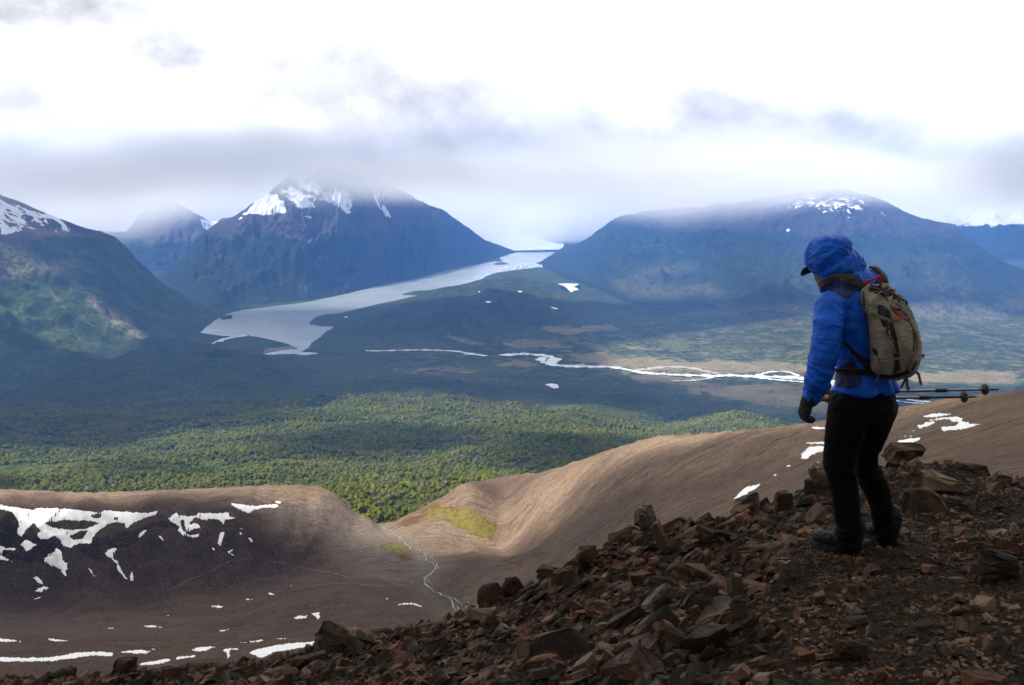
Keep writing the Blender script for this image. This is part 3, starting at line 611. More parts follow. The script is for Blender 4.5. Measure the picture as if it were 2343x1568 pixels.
# island and floating ice
def lump(name, cx, cy, z0, rx, ry, h, mat, seed=0, k=26, **props):
    V, F = [], []
    for i in range(10):
        t = i / 9; r = 1 - t
        for j in range(k):
            a = 2 * math.pi * j / k; q = r * (1 + .35 * float(fbm(np.array(math.cos(a) * 1.5 + seed), np.array(math.sin(a) * 1.5), 3)))
            V.append((cx + rx * q * math.cos(a), cy + ry * q * math.sin(a), z0 - 2 + (h + 2) * (1 - r**1.6) * (1 + .3 * float(fbm(np.array(a * 2.), np.array(t * 3 + seed), 2)))))
    for i in range(9):
        for j in range(k): F.append((i * k + j, i * k + (j + 1) % k, (i + 1) * k + (j + 1) % k, (i + 1) * k + j))
    return mesh_obj(name, V, F, mat, smooth=True, **props)
mdf, n = material('island_scrub')
finish(n, n.mix(n.ss(n.noise(pos(n), .02, 5), .4, .6), (.03, .045, .02), (.09, .07, .055)), 1.0)
for (u, v, rx, ry, h) in ((1145, 604, 120, 220, 22), (1095, 577, 80, 200, 12)):
    q = to_plane([(u, v)], LZ)[0]; lump('island', q[0], q[1], LZ, rx, ry, h, mdf, u, kind='structure')
mi, n = material('floating_ice'); finish(n, (.75, .86, .92), .5)
V, F = [], []
for i in range(60):
    u = rng.uniform(1150, 1250); v = 612 + (u - 1200) * -.06 + rng.normal(0, 2.2); q = to_plane([(u, v)], LZ)[0]; r_ = rng.uniform(6, 26)
    b = len(V); k = 6
    for zz in (-1, 1):
        for j in range(k): a = 2 * math.pi * j / k; V.append((q[0] + r_ * math.cos(a) * rng.uniform(.6, 1.2), q[1] + 1.5 * r_ * math.sin(a), LZ + (-2 if zz < 0 else rng.uniform(4, 12))))
    F.append(tuple(b + k + j for j in range(k)))
    for j in range(k): F.append((b + j, b + (j + 1) % k, b + k + (j + 1) % k, b + k + j))
mesh_obj('floating_ice', V, F, mi, kind='stuff')

# ================================================================== mountains
def resample(row, s, ends):
    r = np.array(row, float); t = (r[:, 0] - r[0, 0]) / (r[-1, 0] - r[0, 0])
    return np.stack([np.interp(s, t, r[:, i]) for i in range(r.shape[1])], 1)
def P3(row):
    r = np.array(row, float); a, s = V2A(r[:, 0], r[:, 1]); return np.stack([r[:, 0], a * r[:, 2], r[:, 2], s * r[:, 2]], 1)
def mountain(name, base, crest, prof=1.15, rib=60, ribw=330, rough=18, nc=420, nr=170, seed=0, back=1.0, crestn=10, mid=None, ribdir=0.0, base_drop=1):
    """a range lofted between its foot and its crest line, both given as (pixel, pixel, distance)"""
    s = np.linspace(0, 1, nc)
    B = resample(P3(base), s, 0); T = resample(P3(crest), s, 0)
    V_ = []; tt = []; U_ = []
    tv = np.r_[np.linspace(0, 1, int(nr * .8)), np.linspace(1, 1 + .5 * back, nr - int(nr * .8))[1:]]
    for t in tv:
        if t <= 1:
            xy = B[:, 1:3] + (T[:, 1:3] - B[:, 1:3]) * t; z = B[:, 3] + (T[:, 3] - B[:, 3]) * (t**prof)
        else:
            k = t - 1; dr = T[:, 1:3] - B[:, 1:3]; xy = T[:, 1:3] + dr * k; z = T[:, 3] + (B[:, 3] - T[:, 3]) * (k * 1.4)
        V_.append(np.c_[xy, z]); tt.append(np.full(nc, t))
    G = np.array(V_); t = np.array(tt); x, y, z = G[..., 0], G[..., 1], G[..., 2]
    hh = np.clip((T[:, 3] - B[:, 3])[None], 0, None) / 900.
    env = np.clip(t * 3.0, 0, 1) * np.clip((1.05 - t) * 4, .18, 1)
    dd = np.gradient(T[:, 1:3] * .5 + B[:, 1:3] * .5, axis=0); L = np.cumsum(np.hypot(dd[:, 0], dd[:, 1]))[None]
    L = L + np.zeros_like(t); H_ = t * np.hypot(*(T[:, 1:3] - B[:, 1:3]).T)[None]
    wx = 330 * fbm(x / 900 + seed, y / 900, 4); Lr = L + ribdir * H_
    dz = rib * hh * env * 2.2 * (ridged((Lr + wx) / ribw + seed, H_ / (ribw * 2.6), 5) - .5)
    dz += rib * .8 * hh * env * (ridged((Lr + 2 * wx) / (ribw * 3.1) + seed + 9, H_ / (ribw * 8), 2) - .5) * 2.4
    dz += rough * env * fbm(x / 150 + seed, y / 150, 5) * np.clip(hh * 2, .2, 1) * 3.0
    dz += crestn * fbm(x / 160 + seed, y / 160, 4) * np.clip(t * 3, 0, 1) * np.clip(hh * 3, 0, 1)
    z = z + dz
    z[0] -= 260; z[1] -= 60 * (base_drop > 0)
    return mesh_obj(name, np.stack([x, y, z], 2).reshape(-1, 3), grid_faces(*x.shape), smooth=True, kind='structure'), x, y, z, t
def bz(u, v, z=-1006): return (u, v, float(Dz(u, v, z)))
msh, n = material('mountain_cover')
def mountain_mat(name, treeline, snowline, snow_amt=.5, rockc=(.085, .066, .058), green=(.018, .030, .012), tnoise=130):
    m, n = material(name); p = pos(n); z = n.n('ShaderNodeSeparateXYZ', {0: p}).outputs[2]
    N = n.n('ShaderNodeNewGeometry').outputs['Normal']; nzv_ = n.n('ShaderNodeSeparateXYZ', {0: N}).outputs[2]
    mp = n.n('ShaderNodeMapping', {'Vector': p, 'Scale': (1, 1, .35)}).outputs[0]
    nl = n.noise(p, .0011, 6, .6, .8); nm = n.noise(mp, .006, 8, .66); nf = n.noise(p, .03, 6, .65)
    zz = n.m('ADD', z, n.m('ADD', n.m('MULTIPLY', n.m('SUBTRACT', nm, .5), tnoise * 3.4), n.m('MULTIPLY', n.m('SUBTRACT', nl, .5), tnoise * 4)))
    f = n.mix(n.ss(nm, .35, .65), tuple(k * .65 for k in green), tuple(k * 1.25 for k in green))
    f = n.mix(n.ss(nf, .42, .66, 0, .65), f, tuple(k * .35 for k in green))
    f = n.mix(n.ss(n.noise(p, .0045, 7, .7, 1.), .56, .68, 0, .55), f, (.095, .082, .055))
    f = n.mix(at_(n, 'pale'), f, n.mix(n.ss(nf, .42, .56), (.06, .075, .03), (.20, .175, .105)))
    rk = n.mix(n.ss(nm, .34, .66), rockc, tuple(k * .62 for k in rockc))
    rk = n.mix(n.ss(nf, .45, .7, 0, .6), rk, tuple(k * .4 for k in rockc))
    rk = n.mix(at_(n, 'tan'), rk, (.27, .20, .14))
    c = n.mix(n.ss(zz, treeline - 20, treeline + 20), f, rk)
    sn = n.m('ADD', zz, n.m('MULTIPLY', n.m('SUBTRACT', n.noise(mp, .0085, 9, .72, .5), .5), 1500))
    sn = n.m('ADD', sn, n.m('MULTIPLY', at_(n, 'snow'), 900))
    sf = n.m('MULTIPLY', n.ss(sn, snowline, snowline + 25), n.ss(nzv_, .35, .55))
    c = n.mix(n.m('MULTIPLY', sf, snow_amt), c, (.82, .85, .90))
    c = n.mix(n.ss(n.m('SUBTRACT', n.m('ADD', n.m('MULTIPLY', n.noise(mp, .011, 9, .75, .6), .65), n.m('MULTIPLY', nf, .35)), n.m('SUBTRACT', .80, n.m('MULTIPLY', at_(n, 'ice'), .36))), 0, .03), c, (.80, .84, .90))
    h = n.m('ADD', n.m('MULTIPLY', nm, 50.), n.m('MULTIPLY', nf, 16.))
    finish(n, c, .95, h, .8, 1.0, .08)
    return m
def paint(o, x, y, z, **kw):
    u, v = uv_of(x, y, z); nz = 6 * fbm(x / 150, y / 150, 4)
    for k in ('snow', 'ice', 'tan', 'pale'):
        a = np.zeros_like(x)
        for poly, f, amt in kw.get(k, []): a = np.maximum(a, amt * soft(u, v, poly, f, nz * min(f, 6) / 6 * 1.2))
        attr(o, k, a)
# central mountain above the far shore
o, x, y, z, t = mountain('mountain', [bz(330, 625), bz(385, 655), bz(450, 700), bz(500, 716), bz(560, 706), bz(650, 696), bz(750, 684), bz(880, 654), bz(960, 638), bz(1060, 609), bz(1130, 597), bz(1200, 572)],
   [(330,650,12200),(385,620,11600),(425,580,11200),(455,540,11000),(480,520,10900),(540,488,10800),(600,444,11000),(650,408,11300),(700,385,11600),(770,372,12000),(850,395,12500),(900,425,12900),(960,455,13600),(1020,487,14300),(1060,513,15000),(1100,542,15800),(1145,566,16800),(1200,576,17600)],
   prof=1.12, rib=120, ribw=420, seed=3, rough=22, nc=560, nr=230, crestn=14)
paint(o, x, y, z, ice=[(g2([(540,200),(580,150),(640,180),(700,220),(740,240),(760,180),(880,170),(930,200),(935,240),(915,310),(890,312),(850,270),(800,250),(760,235),(700,235),(730,275),(700,270),(640,290),(610,265),(580,245)]), 3, 1),
   (g2([(1020,200),(1060,200),(1110,260),(1150,320),(1140,335),(1110,320),(1070,270)]), 3, 1), (g2([(650,318),(700,312),(705,335),(685,335)]), 2, 1), (g2([(520,305),(550,295),(555,305),(530,312)]), 2, 1), (g2([(285,345),(300,315),(330,330),(300,345)]), 2, 1)],
   snow=[(g2([(280,340),(440,190),(560,230),(560,300),(480,320),(350,310)]), 10, .75), (g2([(500,200),(650,120),(1250,200),(1300,270),(1150,280),(700,280)]), 20, .25)],
   tan=[(g2([(420,440),(560,420),(640,400),(740,480),(640,460),(520,440)]), 8, .35), (g2([(1010,600),(1050,610),(1115,668),(1090,665),(1040,635)]), 2, .9)])
o.data.materials.append(mountain_mat('mountain_cover', -420, 230, .95, rockc=(.074, .064, .062), tnoise=150))
# big spur on the near side of the valley mouth
o, x, y, z, t = mountain('mountain', [(-500, 930, 4300), (-300, 925, 4500), (0, 905, 4900), (150, 880, 5150), (250, 838, 5600), (330, 805, 6000), (400, 785, 6400), bz(440, 772), bz(462, 764), bz(475, 752), bz(500, 735), (530, 722, 8000)],
   [(-500,250,7000),(-300,330,7000),(-100,420,7100),(0,443,7200),(40,462,7300),(90,482,7400),(130,497,7400),(190,520,7500),(230,528,7500),(262,542,7600),(290,570,7700),(330,610,7900),(370,645,8000),(400,662,8100),(440,688,8200),(480,706,8300),(530,719,8450)],
   prof=1.05, rib=26, ribw=330, seed=11, rough=20, nc=460, nr=220, crestn=12)
paint(o, x, y, z, tan=[([(-400,540),(0,560),(60,575),(115,600),(105,615),(50,605),(60,625),(0,640),(-400,640)], 8, .95), ([(-300,632),(45,628),(40,636),(-300,645)], 3, .9), ([(0,505),(120,520),(250,560),(200,580),(90,560),(0,540)], 12, .35)],
   pale=[([(180,660),(230,690),(290,730),(330,770),(350,792),(310,788),(270,755),(210,705)], 12, .95), ([(115,665),(150,700),(175,730),(165,725),(130,690)], 3, .7), ([(0,480),(60,560),(110,600),(180,590),(200,600),(80,640),(0,640)], 10, .6)],
   ice=[([(0,500),(20,515),(60,520),(50,530),(10,540),(0,536)], 3, 1), ([(85,487),(120,490),(128,498),(95,500)], 3, 1), ([(-30,462),(15,470),(8,488),(-30,495)], 3, 1), ([(15,463),(50,470),(40,478)], 3, 1)], snow=[([(-100,430),(130,490),(180,540),(100,545),(0,545),(-100,550)], 15, .62)])
o.data.materials.append(mountain_mat('spur_cover', -320, 330, .95, rockc=(.080, .068, .056), green=(.044, .068, .018), tnoise=35))
# peak with a hanging glacier up the side valley
o, x, y, z, t = mountain('mountain', [(150,640,12500),(300,650,12500),(380,648,12300),(440,640,12400),(520,620,12600),(640,600,13000)],
   [(150,560,15000),(230,530,14800),(290,530,14600),(320,490,14600),(350,460,14600),(385,450,14700),(420,470,14700),(450,490,14800),(480,506,15000),(520,500,15400),(640,470,15800)], rib=90, ribw=420, seed=21, rough=30, nc=260, nr=130, crestn=25)
paint(o, x, y, z, ice=[([(455,498),(500,503),(500,520),(478,530),(462,522)], 3, 1), ([(365,458),(385,458),(392,480),(380,470)], 3, 1)] + [([(462,522),(470,530),(450,560),(430,585),(425,582),(445,555)], 1.5, .55)], snow=[([(330,450),(450,480),(440,500),(340,500)], 15, .6)])
o.data.materials.append(mountain_mat('side_peak_cover', -620, 330, .9, rockc=(.12, .10, .09)))
# broad massif across the river
o, x, y, z, t = mountain('mountain', [bz(1195, 612), bz(1230, 603), (1290,622,11500), (1360,650,9900), (1450,690,8700), (1550,722,7900), (1700,748,7300), (1900,765,7000), (2100,780,6800), (2342,790,6700), (2600,800,6500), (2900,810,6300)],
   [(1195,611,14200),(1235,600,14400),(1290,574,14900),(1340,548,15000),(1375,522,15000),(1400,502,15000),(1440,488,15000),(1500,480,14800),(1570,474,14600),(1620,470,14400),(1680,462,14100),(1740,452,13800),(1800,446,13500),(1850,436,13200),(1900,430,13000),(1960,438,12800),(2000,452,12700),(2050,478,12500),(2100,497,12400),(2170,514,12200),(2230,556,11800),(2290,596,11400),(2342,630,11000),(2600,700,10000),(2900,760,9000)],
   prof=1.75, rib=85, ribw=520, seed=31, rough=24, nc=620, nr=260, crestn=26, ribdir=.35)
paint(o, x, y, z, tan=[(g3([(830,130),(1000,30),(1250,0),(1300,20),(1050,100),(1100,130),(900,190)]), 12, .25)],
   pale=[([(1380,760),(1500,720),(1700,705),(1850,690),(2342,690),(2500,800),(1900,800),(1500,800)], 20, .55), (g3([(850,120),(1050,20),(1300,-10),(1400,20),(1100,90),(1200,130),(1500,110),(1600,200),(1300,220),(1000,210)]), 14, .30), ([(1780,640),(1850,600),(2100,560),(2200,640),(2342,700),(1850,700)], 30, .12)],
   ice=[([(1862,440),(1880,438),(1893,452),(1900,465),(1855,468)], 4, .47), (g2([(1880,1160),(1900,1160)]) + [(1800, 527)], 2, 0), ([(1797,523),(1808,523),(1807,531),(1798,530)], 1.2, 1)], snow=[([(1740,470),(1860,440),(1980,445),(2100,500),(2120,515),(2000,505),(1870,512),(1860,490),(1760,500)], 26, .53), ([(1980,500),(2120,505),(2180,520),(2100,530),(2000,520)], 10, .5), ([(1400,480),(1700,460),(1720,500),(1500,500)], 12, .35)])
o.data.materials.append(mountain_mat('massif_cover', -480, 340, .9, rockc=(.056, .050, .048), green=(.016, .028, .012), tnoise=60))
# snowy range further off and the slope beside the glacier
o, x, y, z, t = mountain('mountain', [(1950,560,14500),(2200,600,14500),(2342,640,14300),(2700,650,14000)], [(1950,480,19000),(2060,470,18500),(2140,452,18000),(2200,462,17800),(2280,452,17500),(2342,446,17300),(2700,420,17000)], rib=90, ribw=600, seed=41, nc=240, nr=120, crestn=30)
paint(o, x, y, z, snow=[([(1950,430),(2700,430),(2700,520),(2200,520),(2000,510)], 20, 1.25)])
o.data.materials.append(mountain_mat('far_range_cover', -480, 240, .9, rockc=(.12, .10, .10)))
o, x, y, z, t = mountain('mountain', [bz(1170, 568, -1015), bz(1290, 571, -1015), bz(1420, 575, -1015)], [(1170,560,19500),(1200,520,20000),(1230,480,20500),(1300,455,21000),(1420,440,20500)], rib=90, ribw=700, seed=51, nc=120, nr=80)
paint(o, x, y, z); o.data.materials.append(mountain_mat('icefall_slope_cover', -900, 700, .5, rockc=(.12, .10, .10)))
# the glacier coming down to the head of the lake
mgl, n = material('glacier_ice'); p = pos(n)
finish(n, n.mix(n.ss(n.noise(n.n('ShaderNodeMapping', {'Vector': p, 'Scale': (1, .3, 1)}).outputs[0], .01, 6, .6), .4, .65), (.80, .86, .90), (.66, .78, .84)), .5, n.noise(p, .02, 6, .7), .6, 20)
s = np.linspace(0, 1, 120); rows = []
for rw in ([(1168,574,17050),(1230,573,17100),(1288,571,17200)], [(1168,571,17080),(1230,569,17130),(1288,567.5,17230)], [(1100,545,18800),(1190,548,18600),(1290,556,18800)], [(1040,500,20800),(1120,505,20600),(1210,520,21000)], [(980,440,24000),(1080,445,24000),(1190,455,24000)]):
    rows.append(resample(P3(rw), s, 0)[:, 1:])
rows = np.array(rows); tk = np.array([0, .04, .35, .65, 1.]); tq = np.linspace(0, 1, 90)
G = np.stack([np.stack([np.interp(tq, tk, rows[:, j, k]) for j in range(120)], 1) for k in range(3)], 2)
G[..., 2] += 14 * (ridged(G[..., 0] / 90, G[..., 1] / 160, 4) - .5) * sstep(tq, 0.02, .1)[:, None] + 6 * fbm(G[..., 0] / 30, G[..., 1] / 30, 3)
mesh_obj('glacier', G.reshape(-1, 3), grid_faces(90, 120), mgl, smooth=True, kind='structure')

# ================================================================== trees of the near forest (one mass nobody could count)
def crown_mesh(name, seed, tall):
    bm = bmesh.new(); bmesh.ops.create_icosphere(bm, subdivisions=2, radius=1)
    for vt in bm.verts:
        c_ = vt.co; k = 1 + .72 * float(fbm(np.array(c_.x * 1.6 + seed), np.array(c_.y * 1.6), 3, np.array(c_.z * 1.6 + seed)))
        vt.co = Vector((c_.x * k, c_.y * k, c_.z * k * tall + tall * .75))
    bmesh.ops.create_cone(bm, segments=5, radius1=.09, radius2=.05, depth=1.2, matrix=Matrix.Translation((0, 0, .1)))
    me = bpy.data.meshes.new(name); bm.to_mesh(me); bm.free(); return me
mt, n = material('beech_foliage')
oi = n.n('ShaderNodeObjectInfo').outputs['Random']; p = pos(n)
c = n.mix(n.ss(n.noise(p, .006, 4, .6), .38, .62), (.068, .080, .013), (.130, .132, .018))
c = n.mix(n.ss(oi, .0, 1., 0, .75), c, (.070, .092, .014))
c = n.mix(n.ss(n.noise(p, .013, 6, .7), .56, .66, 0, .65), c, (.085, .080, .062))
c = n.mix(n.ss(n.noise(p, .010, 5, .7, .5), .40, .30, 0, .8), c, (.022, .038, .012))
c = n.mix(n.ss(oi, .91, .96), c, (.13, .12, .10))
c = n.mix(n.ss(n.noise(p, .7, 5, .7), .45, .65, 0, .45), c, (.03, .05, .012))
finish(n, c, 1.0, n.noise(p, 1.1, 6, .7), .9, 1.2, .05)
protos = []
for i in range(4):
    me = crown_mesh('tree_crown', i * 13.7, (1.0, 1.15, .85, 1.3)[i]); me.materials.append(mt)
    protos.append(bpy.data.objects.new('tree', me))
NT_ = 180000
a = rng.uniform(-.60, .60, NT_ * 2); y = np.sqrt(rng.uniform(1090**2, 3900**2, NT_ * 2))
ci = (a - AV[0]) / (AV[1] - AV[0]); ri = (np.log(y) - math.log(1080)) / (math.log(20000) - math.log(1080)) * (len(YV) - 1)
i0, j0 = ci.astype(int), ri.astype(int); fi, fj = ci - i0, ri - j0
def samp(G): return (G[j0, i0] * (1 - fi) + G[j0, i0 + 1] * fi) * (1 - fj) + (G[j0 + 1, i0] * (1 - fi) + G[j0 + 1, i0 + 1] * fi) * fj
zt = samp(valley_Z); fm = samp(forest_m); xt = a * y
dens = fm * sstep(fbm(xt / 120, y / 90, 5), -.5, .05)
hz = np.interp(np.zeros(1), [0], [0])
# keep trees off the bare hills: only where the hills lie below the valley surface
hi = (a - A_[0]) / (A_[1] - A_[0]); hj = (np.log(np.clip(y, 12, 1429)) - math.log(12)) / (math.log(1430) - math.log(12)) * (len(YH) - 1)
hZ = hills_Z[np.clip(hj.astype(int), 0, len(YH) - 1), np.clip(hi.astype(int), 0, len(A_) - 1)]
ok = (rng.uniform(size=len(a)) < dens) & ((y > 1420) | (zt > hZ + .5))
# visible from the ridge only: nothing hidden under the crest
xt, yt, zt = xt[ok][:NT_], y[ok][:NT_], zt[ok][:NT_]
fo = mesh_obj('forest', np.stack([xt, yt, zt - .6], 1), np.zeros((0, 4), int), mt, kind='stuff')
sz = rng.uniform(2.0, 3.9, len(xt)) * (1 + .35 * fbm(xt / 60, yt / 60, 2)) * np.clip(.75 + yt / 9000, .8, 1.2) * np.exp(rng.normal(0, .25, len(xt)))
attr(fo, 'sz', sz); attr(fo, 'rot', rng.uniform(0, 6.28, len(xt)))
ai = fo.data.attributes.new('pick', 'INT', 'POINT'); ai.data.foreach_set('value', rng.integers(0, 4, len(xt)).astype(np.int32))
gt = bpy.data.node_groups.new('forest_trees', 'GeometryNodeTree')
gt.interface.new_socket('Geometry', in_out='INPUT', socket_type='NodeSocketGeometry'); gt.interface.new_socket('Geometry', in_out='OUTPUT', socket_type='NodeSocketGeometry')
gi = gt.nodes.new('NodeGroupInput'); go = gt.nodes.new('NodeGroupOutput')
def nattr(nm, ty):
    q = gt.nodes.new('GeometryNodeInputNamedAttribute'); q.data_type = ty; q.inputs[0].default_value = nm; return [s for s in q.outputs if s.enabled][0] if True else None
gx = gt.nodes.new('GeometryNodeGeometryToInstance')
for pr in protos:
    q = gt.nodes.new('GeometryNodeObjectInfo'); q.inputs[0].default_value = pr; gt.links.new(q.outputs['Geometry'], gx.inputs[0])
iop = gt.nodes.new('GeometryNodeInstanceOnPoints'); gt.links.new(gi.outputs[0], iop.inputs['Points']); gt.links.new(gx.outputs[0], iop.inputs['Instance'])
iop.inputs['Pick Instance'].default_value = True
gt.links.new(nattr('pick', 'INT'), iop.inputs['Instance Index']); gt.links.new(nattr('sz', 'FLOAT'), iop.inputs['Scale'])
cx = gt.nodes.new('ShaderNodeCombineXYZ'); gt.links.new(nattr('rot', 'FLOAT'), cx.inputs[2]); gt.links.new(cx.outputs[0], iop.inputs['Rotation'])
gt.links.new(iop.outputs[0], go.inputs[0])
fo.modifiers.new('trees', 'NODES').node_group = gt

# ================================================================== air: haze, mist round the peaks, cloud deck added overhead to shade the land
mh, n = material('haze_air')
pv = n.n('ShaderNodeVolumePrincipled', {'Color': (.14, .37, 1.0, 1), 'Density': 4.3e-5, 'Anisotropy': .2})
n.n('ShaderNodeOutputMaterial', {'Volume': pv.outputs[0]})
def box(name, x0, x1, y0, y1, z0, z1, mat, **props):
    vs = [(x, y, z) for z in (z0, z1) for y in (y0, y1) for x in (x0, x1)]
    return mesh_obj(name, vs, [(0, 2, 3, 1), (4, 5, 7, 6), (0, 1, 5, 4), (1, 3, 7, 5), (3, 2, 6, 7), (2, 0, 4, 6)], mat, **props)
box('haze', -20000, 21000, -60, 27000, -1060, 640, mh, kind='stuff')
mm, n = material('mist_vapour')
p = pos(n); spx = n.n('ShaderNodeSeparateXYZ', {0: p}); z = spx.outputs[2]; yv = spx.outputs[1]; xv = spx.outputs[0]
nb = n.noise(p, .00035, 3, .55); nd = n.noise(p, .0011, 6, .66)
bs_ = n.m('ADD', z, n.m('ADD', n.m('MULTIPLY', n.m('SUBTRACT', nb, .5), 700.), n.m('MULTIPLY', n.m('SUBTRACT', nd, .5), 450.)))
bs_ = n.m('ADD', bs_, n.ss(yv, 14500, 18500, 0, 1150))
dlx = n.m('DIVIDE', n.m('ADD', xv, 4600.), 1500.); dly = n.m('DIVIDE', n.m('SUBTRACT', yv, 11200.), 2300.)
dmx = n.m('DIVIDE', n.m('SUBTRACT', xv, 2600.), 2300.); dmy = n.m('DIVIDE', n.m('SUBTRACT', yv, 13800.), 2600.)
bs_ = n.m('ADD', bs_, n.ss(n.m('ADD', n.m('MULTIPLY', dmx, dmx), n.m('MULTIPLY', dmy, dmy)), 1.3, 0., 0, 380))
bs_ = n.m('ADD', bs_, n.ss(n.m('ADD', n.m('MULTIPLY', dlx, dlx), n.m('MULTIPLY', dly, dly)), 1.3, 0., 0, 420))
dn = n.m('MULTIPLY', n.ss(bs_, -150, 430), n.m('MULTIPLY', n.ss(n.m('ADD', z, n.m('ADD', n.m('MULTIPLY', n.m('SUBTRACT', n.noise(p, .00055, 6, .62), .5), 1500.), -40.)), 430, 60), n.ss(z, 590, 440)))
pv = n.n('ShaderNodeVolumePrincipled', {'Color': (1, 1, 1, 1), 'Density': n.m('MULTIPLY', dn, 1.2e-3), 'Anisotropy': .1})
n.n('ShaderNodeOutputMaterial', {'Volume': pv.outputs[0]})
box('mist', -13000, 14000, 6400, 26000, -900, 600, mm, kind='stuff')

# cloud deck added out of view, cut to shade all but the lit land
LIT = [([(-400,1135),(-200,1020),(150,1010),(330,980),(520,945),(800,882),(1000,890),(1120,925),(1250,918),(1450,935),(1700,960),(1900,975),(1500,1050),(1200,1125),(700,1150),(300,1140)], 34, .86),
  ([(-400,540),(0,550),(110,570),(210,640),(290,700),(370,790),(330,815),(240,810),(150,800),(60,800),(0,820),(-400,840)], 28, 1.0),
  ([(520,1090),(700,1090),(900,1100),(1500,980),(1900,950),(1950,1000),(1700,1060),(1350,1160),(1200,1230),(1100,1290),(1000,1320),(900,1300),(760,1230),(600,1180)], 35, 1.0),
  ([(-400,1100),(700,1100),(700,1150),(350,1140),(-400,1150)], 10, .95),
  ([(1380,760),(1600,715),(1800,690),(2100,640),(2500,700),(2500,900),(1900,890),(1500,880),(1300,860),(1250,790)], 40, .9),
  ([(1500,1080),(1750,1000),(2000,940),(2700,850),(2700,1010),(2100,1070),(1800,1130),(1600,1180)], 40, .9),
  ([(1250,850),(1500,860),(2000,900),(1900,940),(1500,890)], 20, .5)]
DARK = [([(560,1010),(900,975),(1150,985),(1050,1030),(700,1045)], 30, .55), ([(200,1060),(500,1050),(500,1080),(200,1090)], 20, .45), ([(1150,1010),(1500,990),(1400,1040),(1150,1060)], 25, .5), ([(400,960),(700,930),(650,960),(400,990)], 22, .5)]
na, ny = 200, 230
al = np.linspace(-.95, .95, na); yl = np.r_[np.linspace(-1500, 150, 12), np.exp(np.linspace(math.log(200), math.log(16000), ny - 12))]
Ag, Yg = np.meshgrid(al, yl)
Xg = Ag * np.maximum(Yg, 0) + Ag * 900
zc = np.interp(Yg, [-2000, 0, 15, 300, 700, 900, 1050, 1800, 2750, 3450, 5000, 16000], [0, 0, -6, -110, -270, -320, -320, -530, -680, -800, -990, -700])
# heights of the land actually lit from the deck
zc = zc + 0
ug, vg = uv_of(Xg, np.maximum(Yg, 2), zc)
nz = 26 * fbm(Xg / 500, Yg / 500, 4)
# for far ground use the sight line onto floor level; the spur and massif rise above it
lit = np.zeros_like(Xg)
def lit_at(poly_px, f, amt, zfun):
    q = [zfun(u, v) for u, v in poly_px]
    return q
def tau_from(surface_xyz_list):
    pass
def px_to_land(u, v):
    """pixel -> land point: hills first, then the spur / massif planes, then the valley"""
    x, y, z = ray_hit([u], [v], hills_Z, A_, YH, 60)
    if not np.isnan(x[0]) and v > 940: return float(x[0]), float(y[0]), float(z[0])
    a, s = V2A(u, v); a, s = float(a), float(s)
    if u < 420 and v < 850:      # spur: plane from foot to crest
        yf, yc = 5200., 7300.; zf, zc_ = -1000., 20.
        t = (s * yf - zf) / ((zc_ - zf) - s * (yc - yf)); t = min(max(t, 0), 1.1); y_ = yf + (yc - yf) * t; return a * y_, y_, s * y_
    if u > 1300 and v < 770:
        yf, yc = 7000., 13000.; zf, zc_ = -980., 30.
        t = (s * yf - zf) / ((zc_ - zf) - s * (yc - yf)); t = min(max(t, 0), 1.1); y_ = yf + (yc - yf) * t; return a * y_, y_, s * y_
    x, y, z = ray_hit([u], [v], valley_Z, AV, YV, 1100)
    if np.isnan(x[0]): y_ = -1000 / s; return a * y_, y_, -1000.
    return float(x[0]), float(y[0]), float(z[0])
CLZ = 4600.
def up_to_deck(p_):
    k = (CLZ - p_[2]) / SUN.z; return p_[0] + SUN.x * k, p_[1] + SUN.y * k
gx_ = np.linspace(-16000, 16000, 300)
# deck grid: fine near the foot of the ridge, coarser away
cy0 = up_to_deck((0, 900, -320))[1]
gy_ = np.r_[np.linspace(-1500, cy0 - 2200, 14)[:-1], np.linspace(cy0 - 2200, cy0 + 2600, 170)[:-1], np.linspace(cy0 + 2600, 20500, 110)]
cx0 = up_to_deck((0, 900, -320))[0]
gx_ = np.r_[np.linspace(-14000, cx0 - 2600, 70)[:-1], np.linspace(cx0 - 2600, cx0 + 2600, 170)[:-1], np.linspace(cx0 + 2600, 14000, 70)]
GX, GY = np.meshgrid(gx_, gy_)
cover = np.ones_like(GX)
def deck_poly(poly): return [up_to_deck(px_to_land(u, v)) for u, v in poly]
def deck_soft(poly, k):
    q = deck_poly(poly); d_ = pdist(GX, GY, q); sdv = np.where(inpoly(GX, GY, q), d_, -d_)
    cen = np.mean([px_to_land(u, v)[1] for u, v in poly]); f = cen * .035 * k / 30.
    sdv = sdv + f * 1.6 * fbm(GX / (f * 5 + 60), GY / (f * 5 + 60), 4)
    return sstep(sdv, -f, f)
for poly, k, amt in LIT: cover = np.minimum(cover, 1 - amt * deck_soft(poly, k))
for poly, k, amt in DARK: cover = np.maximum(cover, amt * deck_soft(poly, k))
cover = np.clip(cover + .10 * fbm(GX / 700, GY / 700, 3), 0, 1)
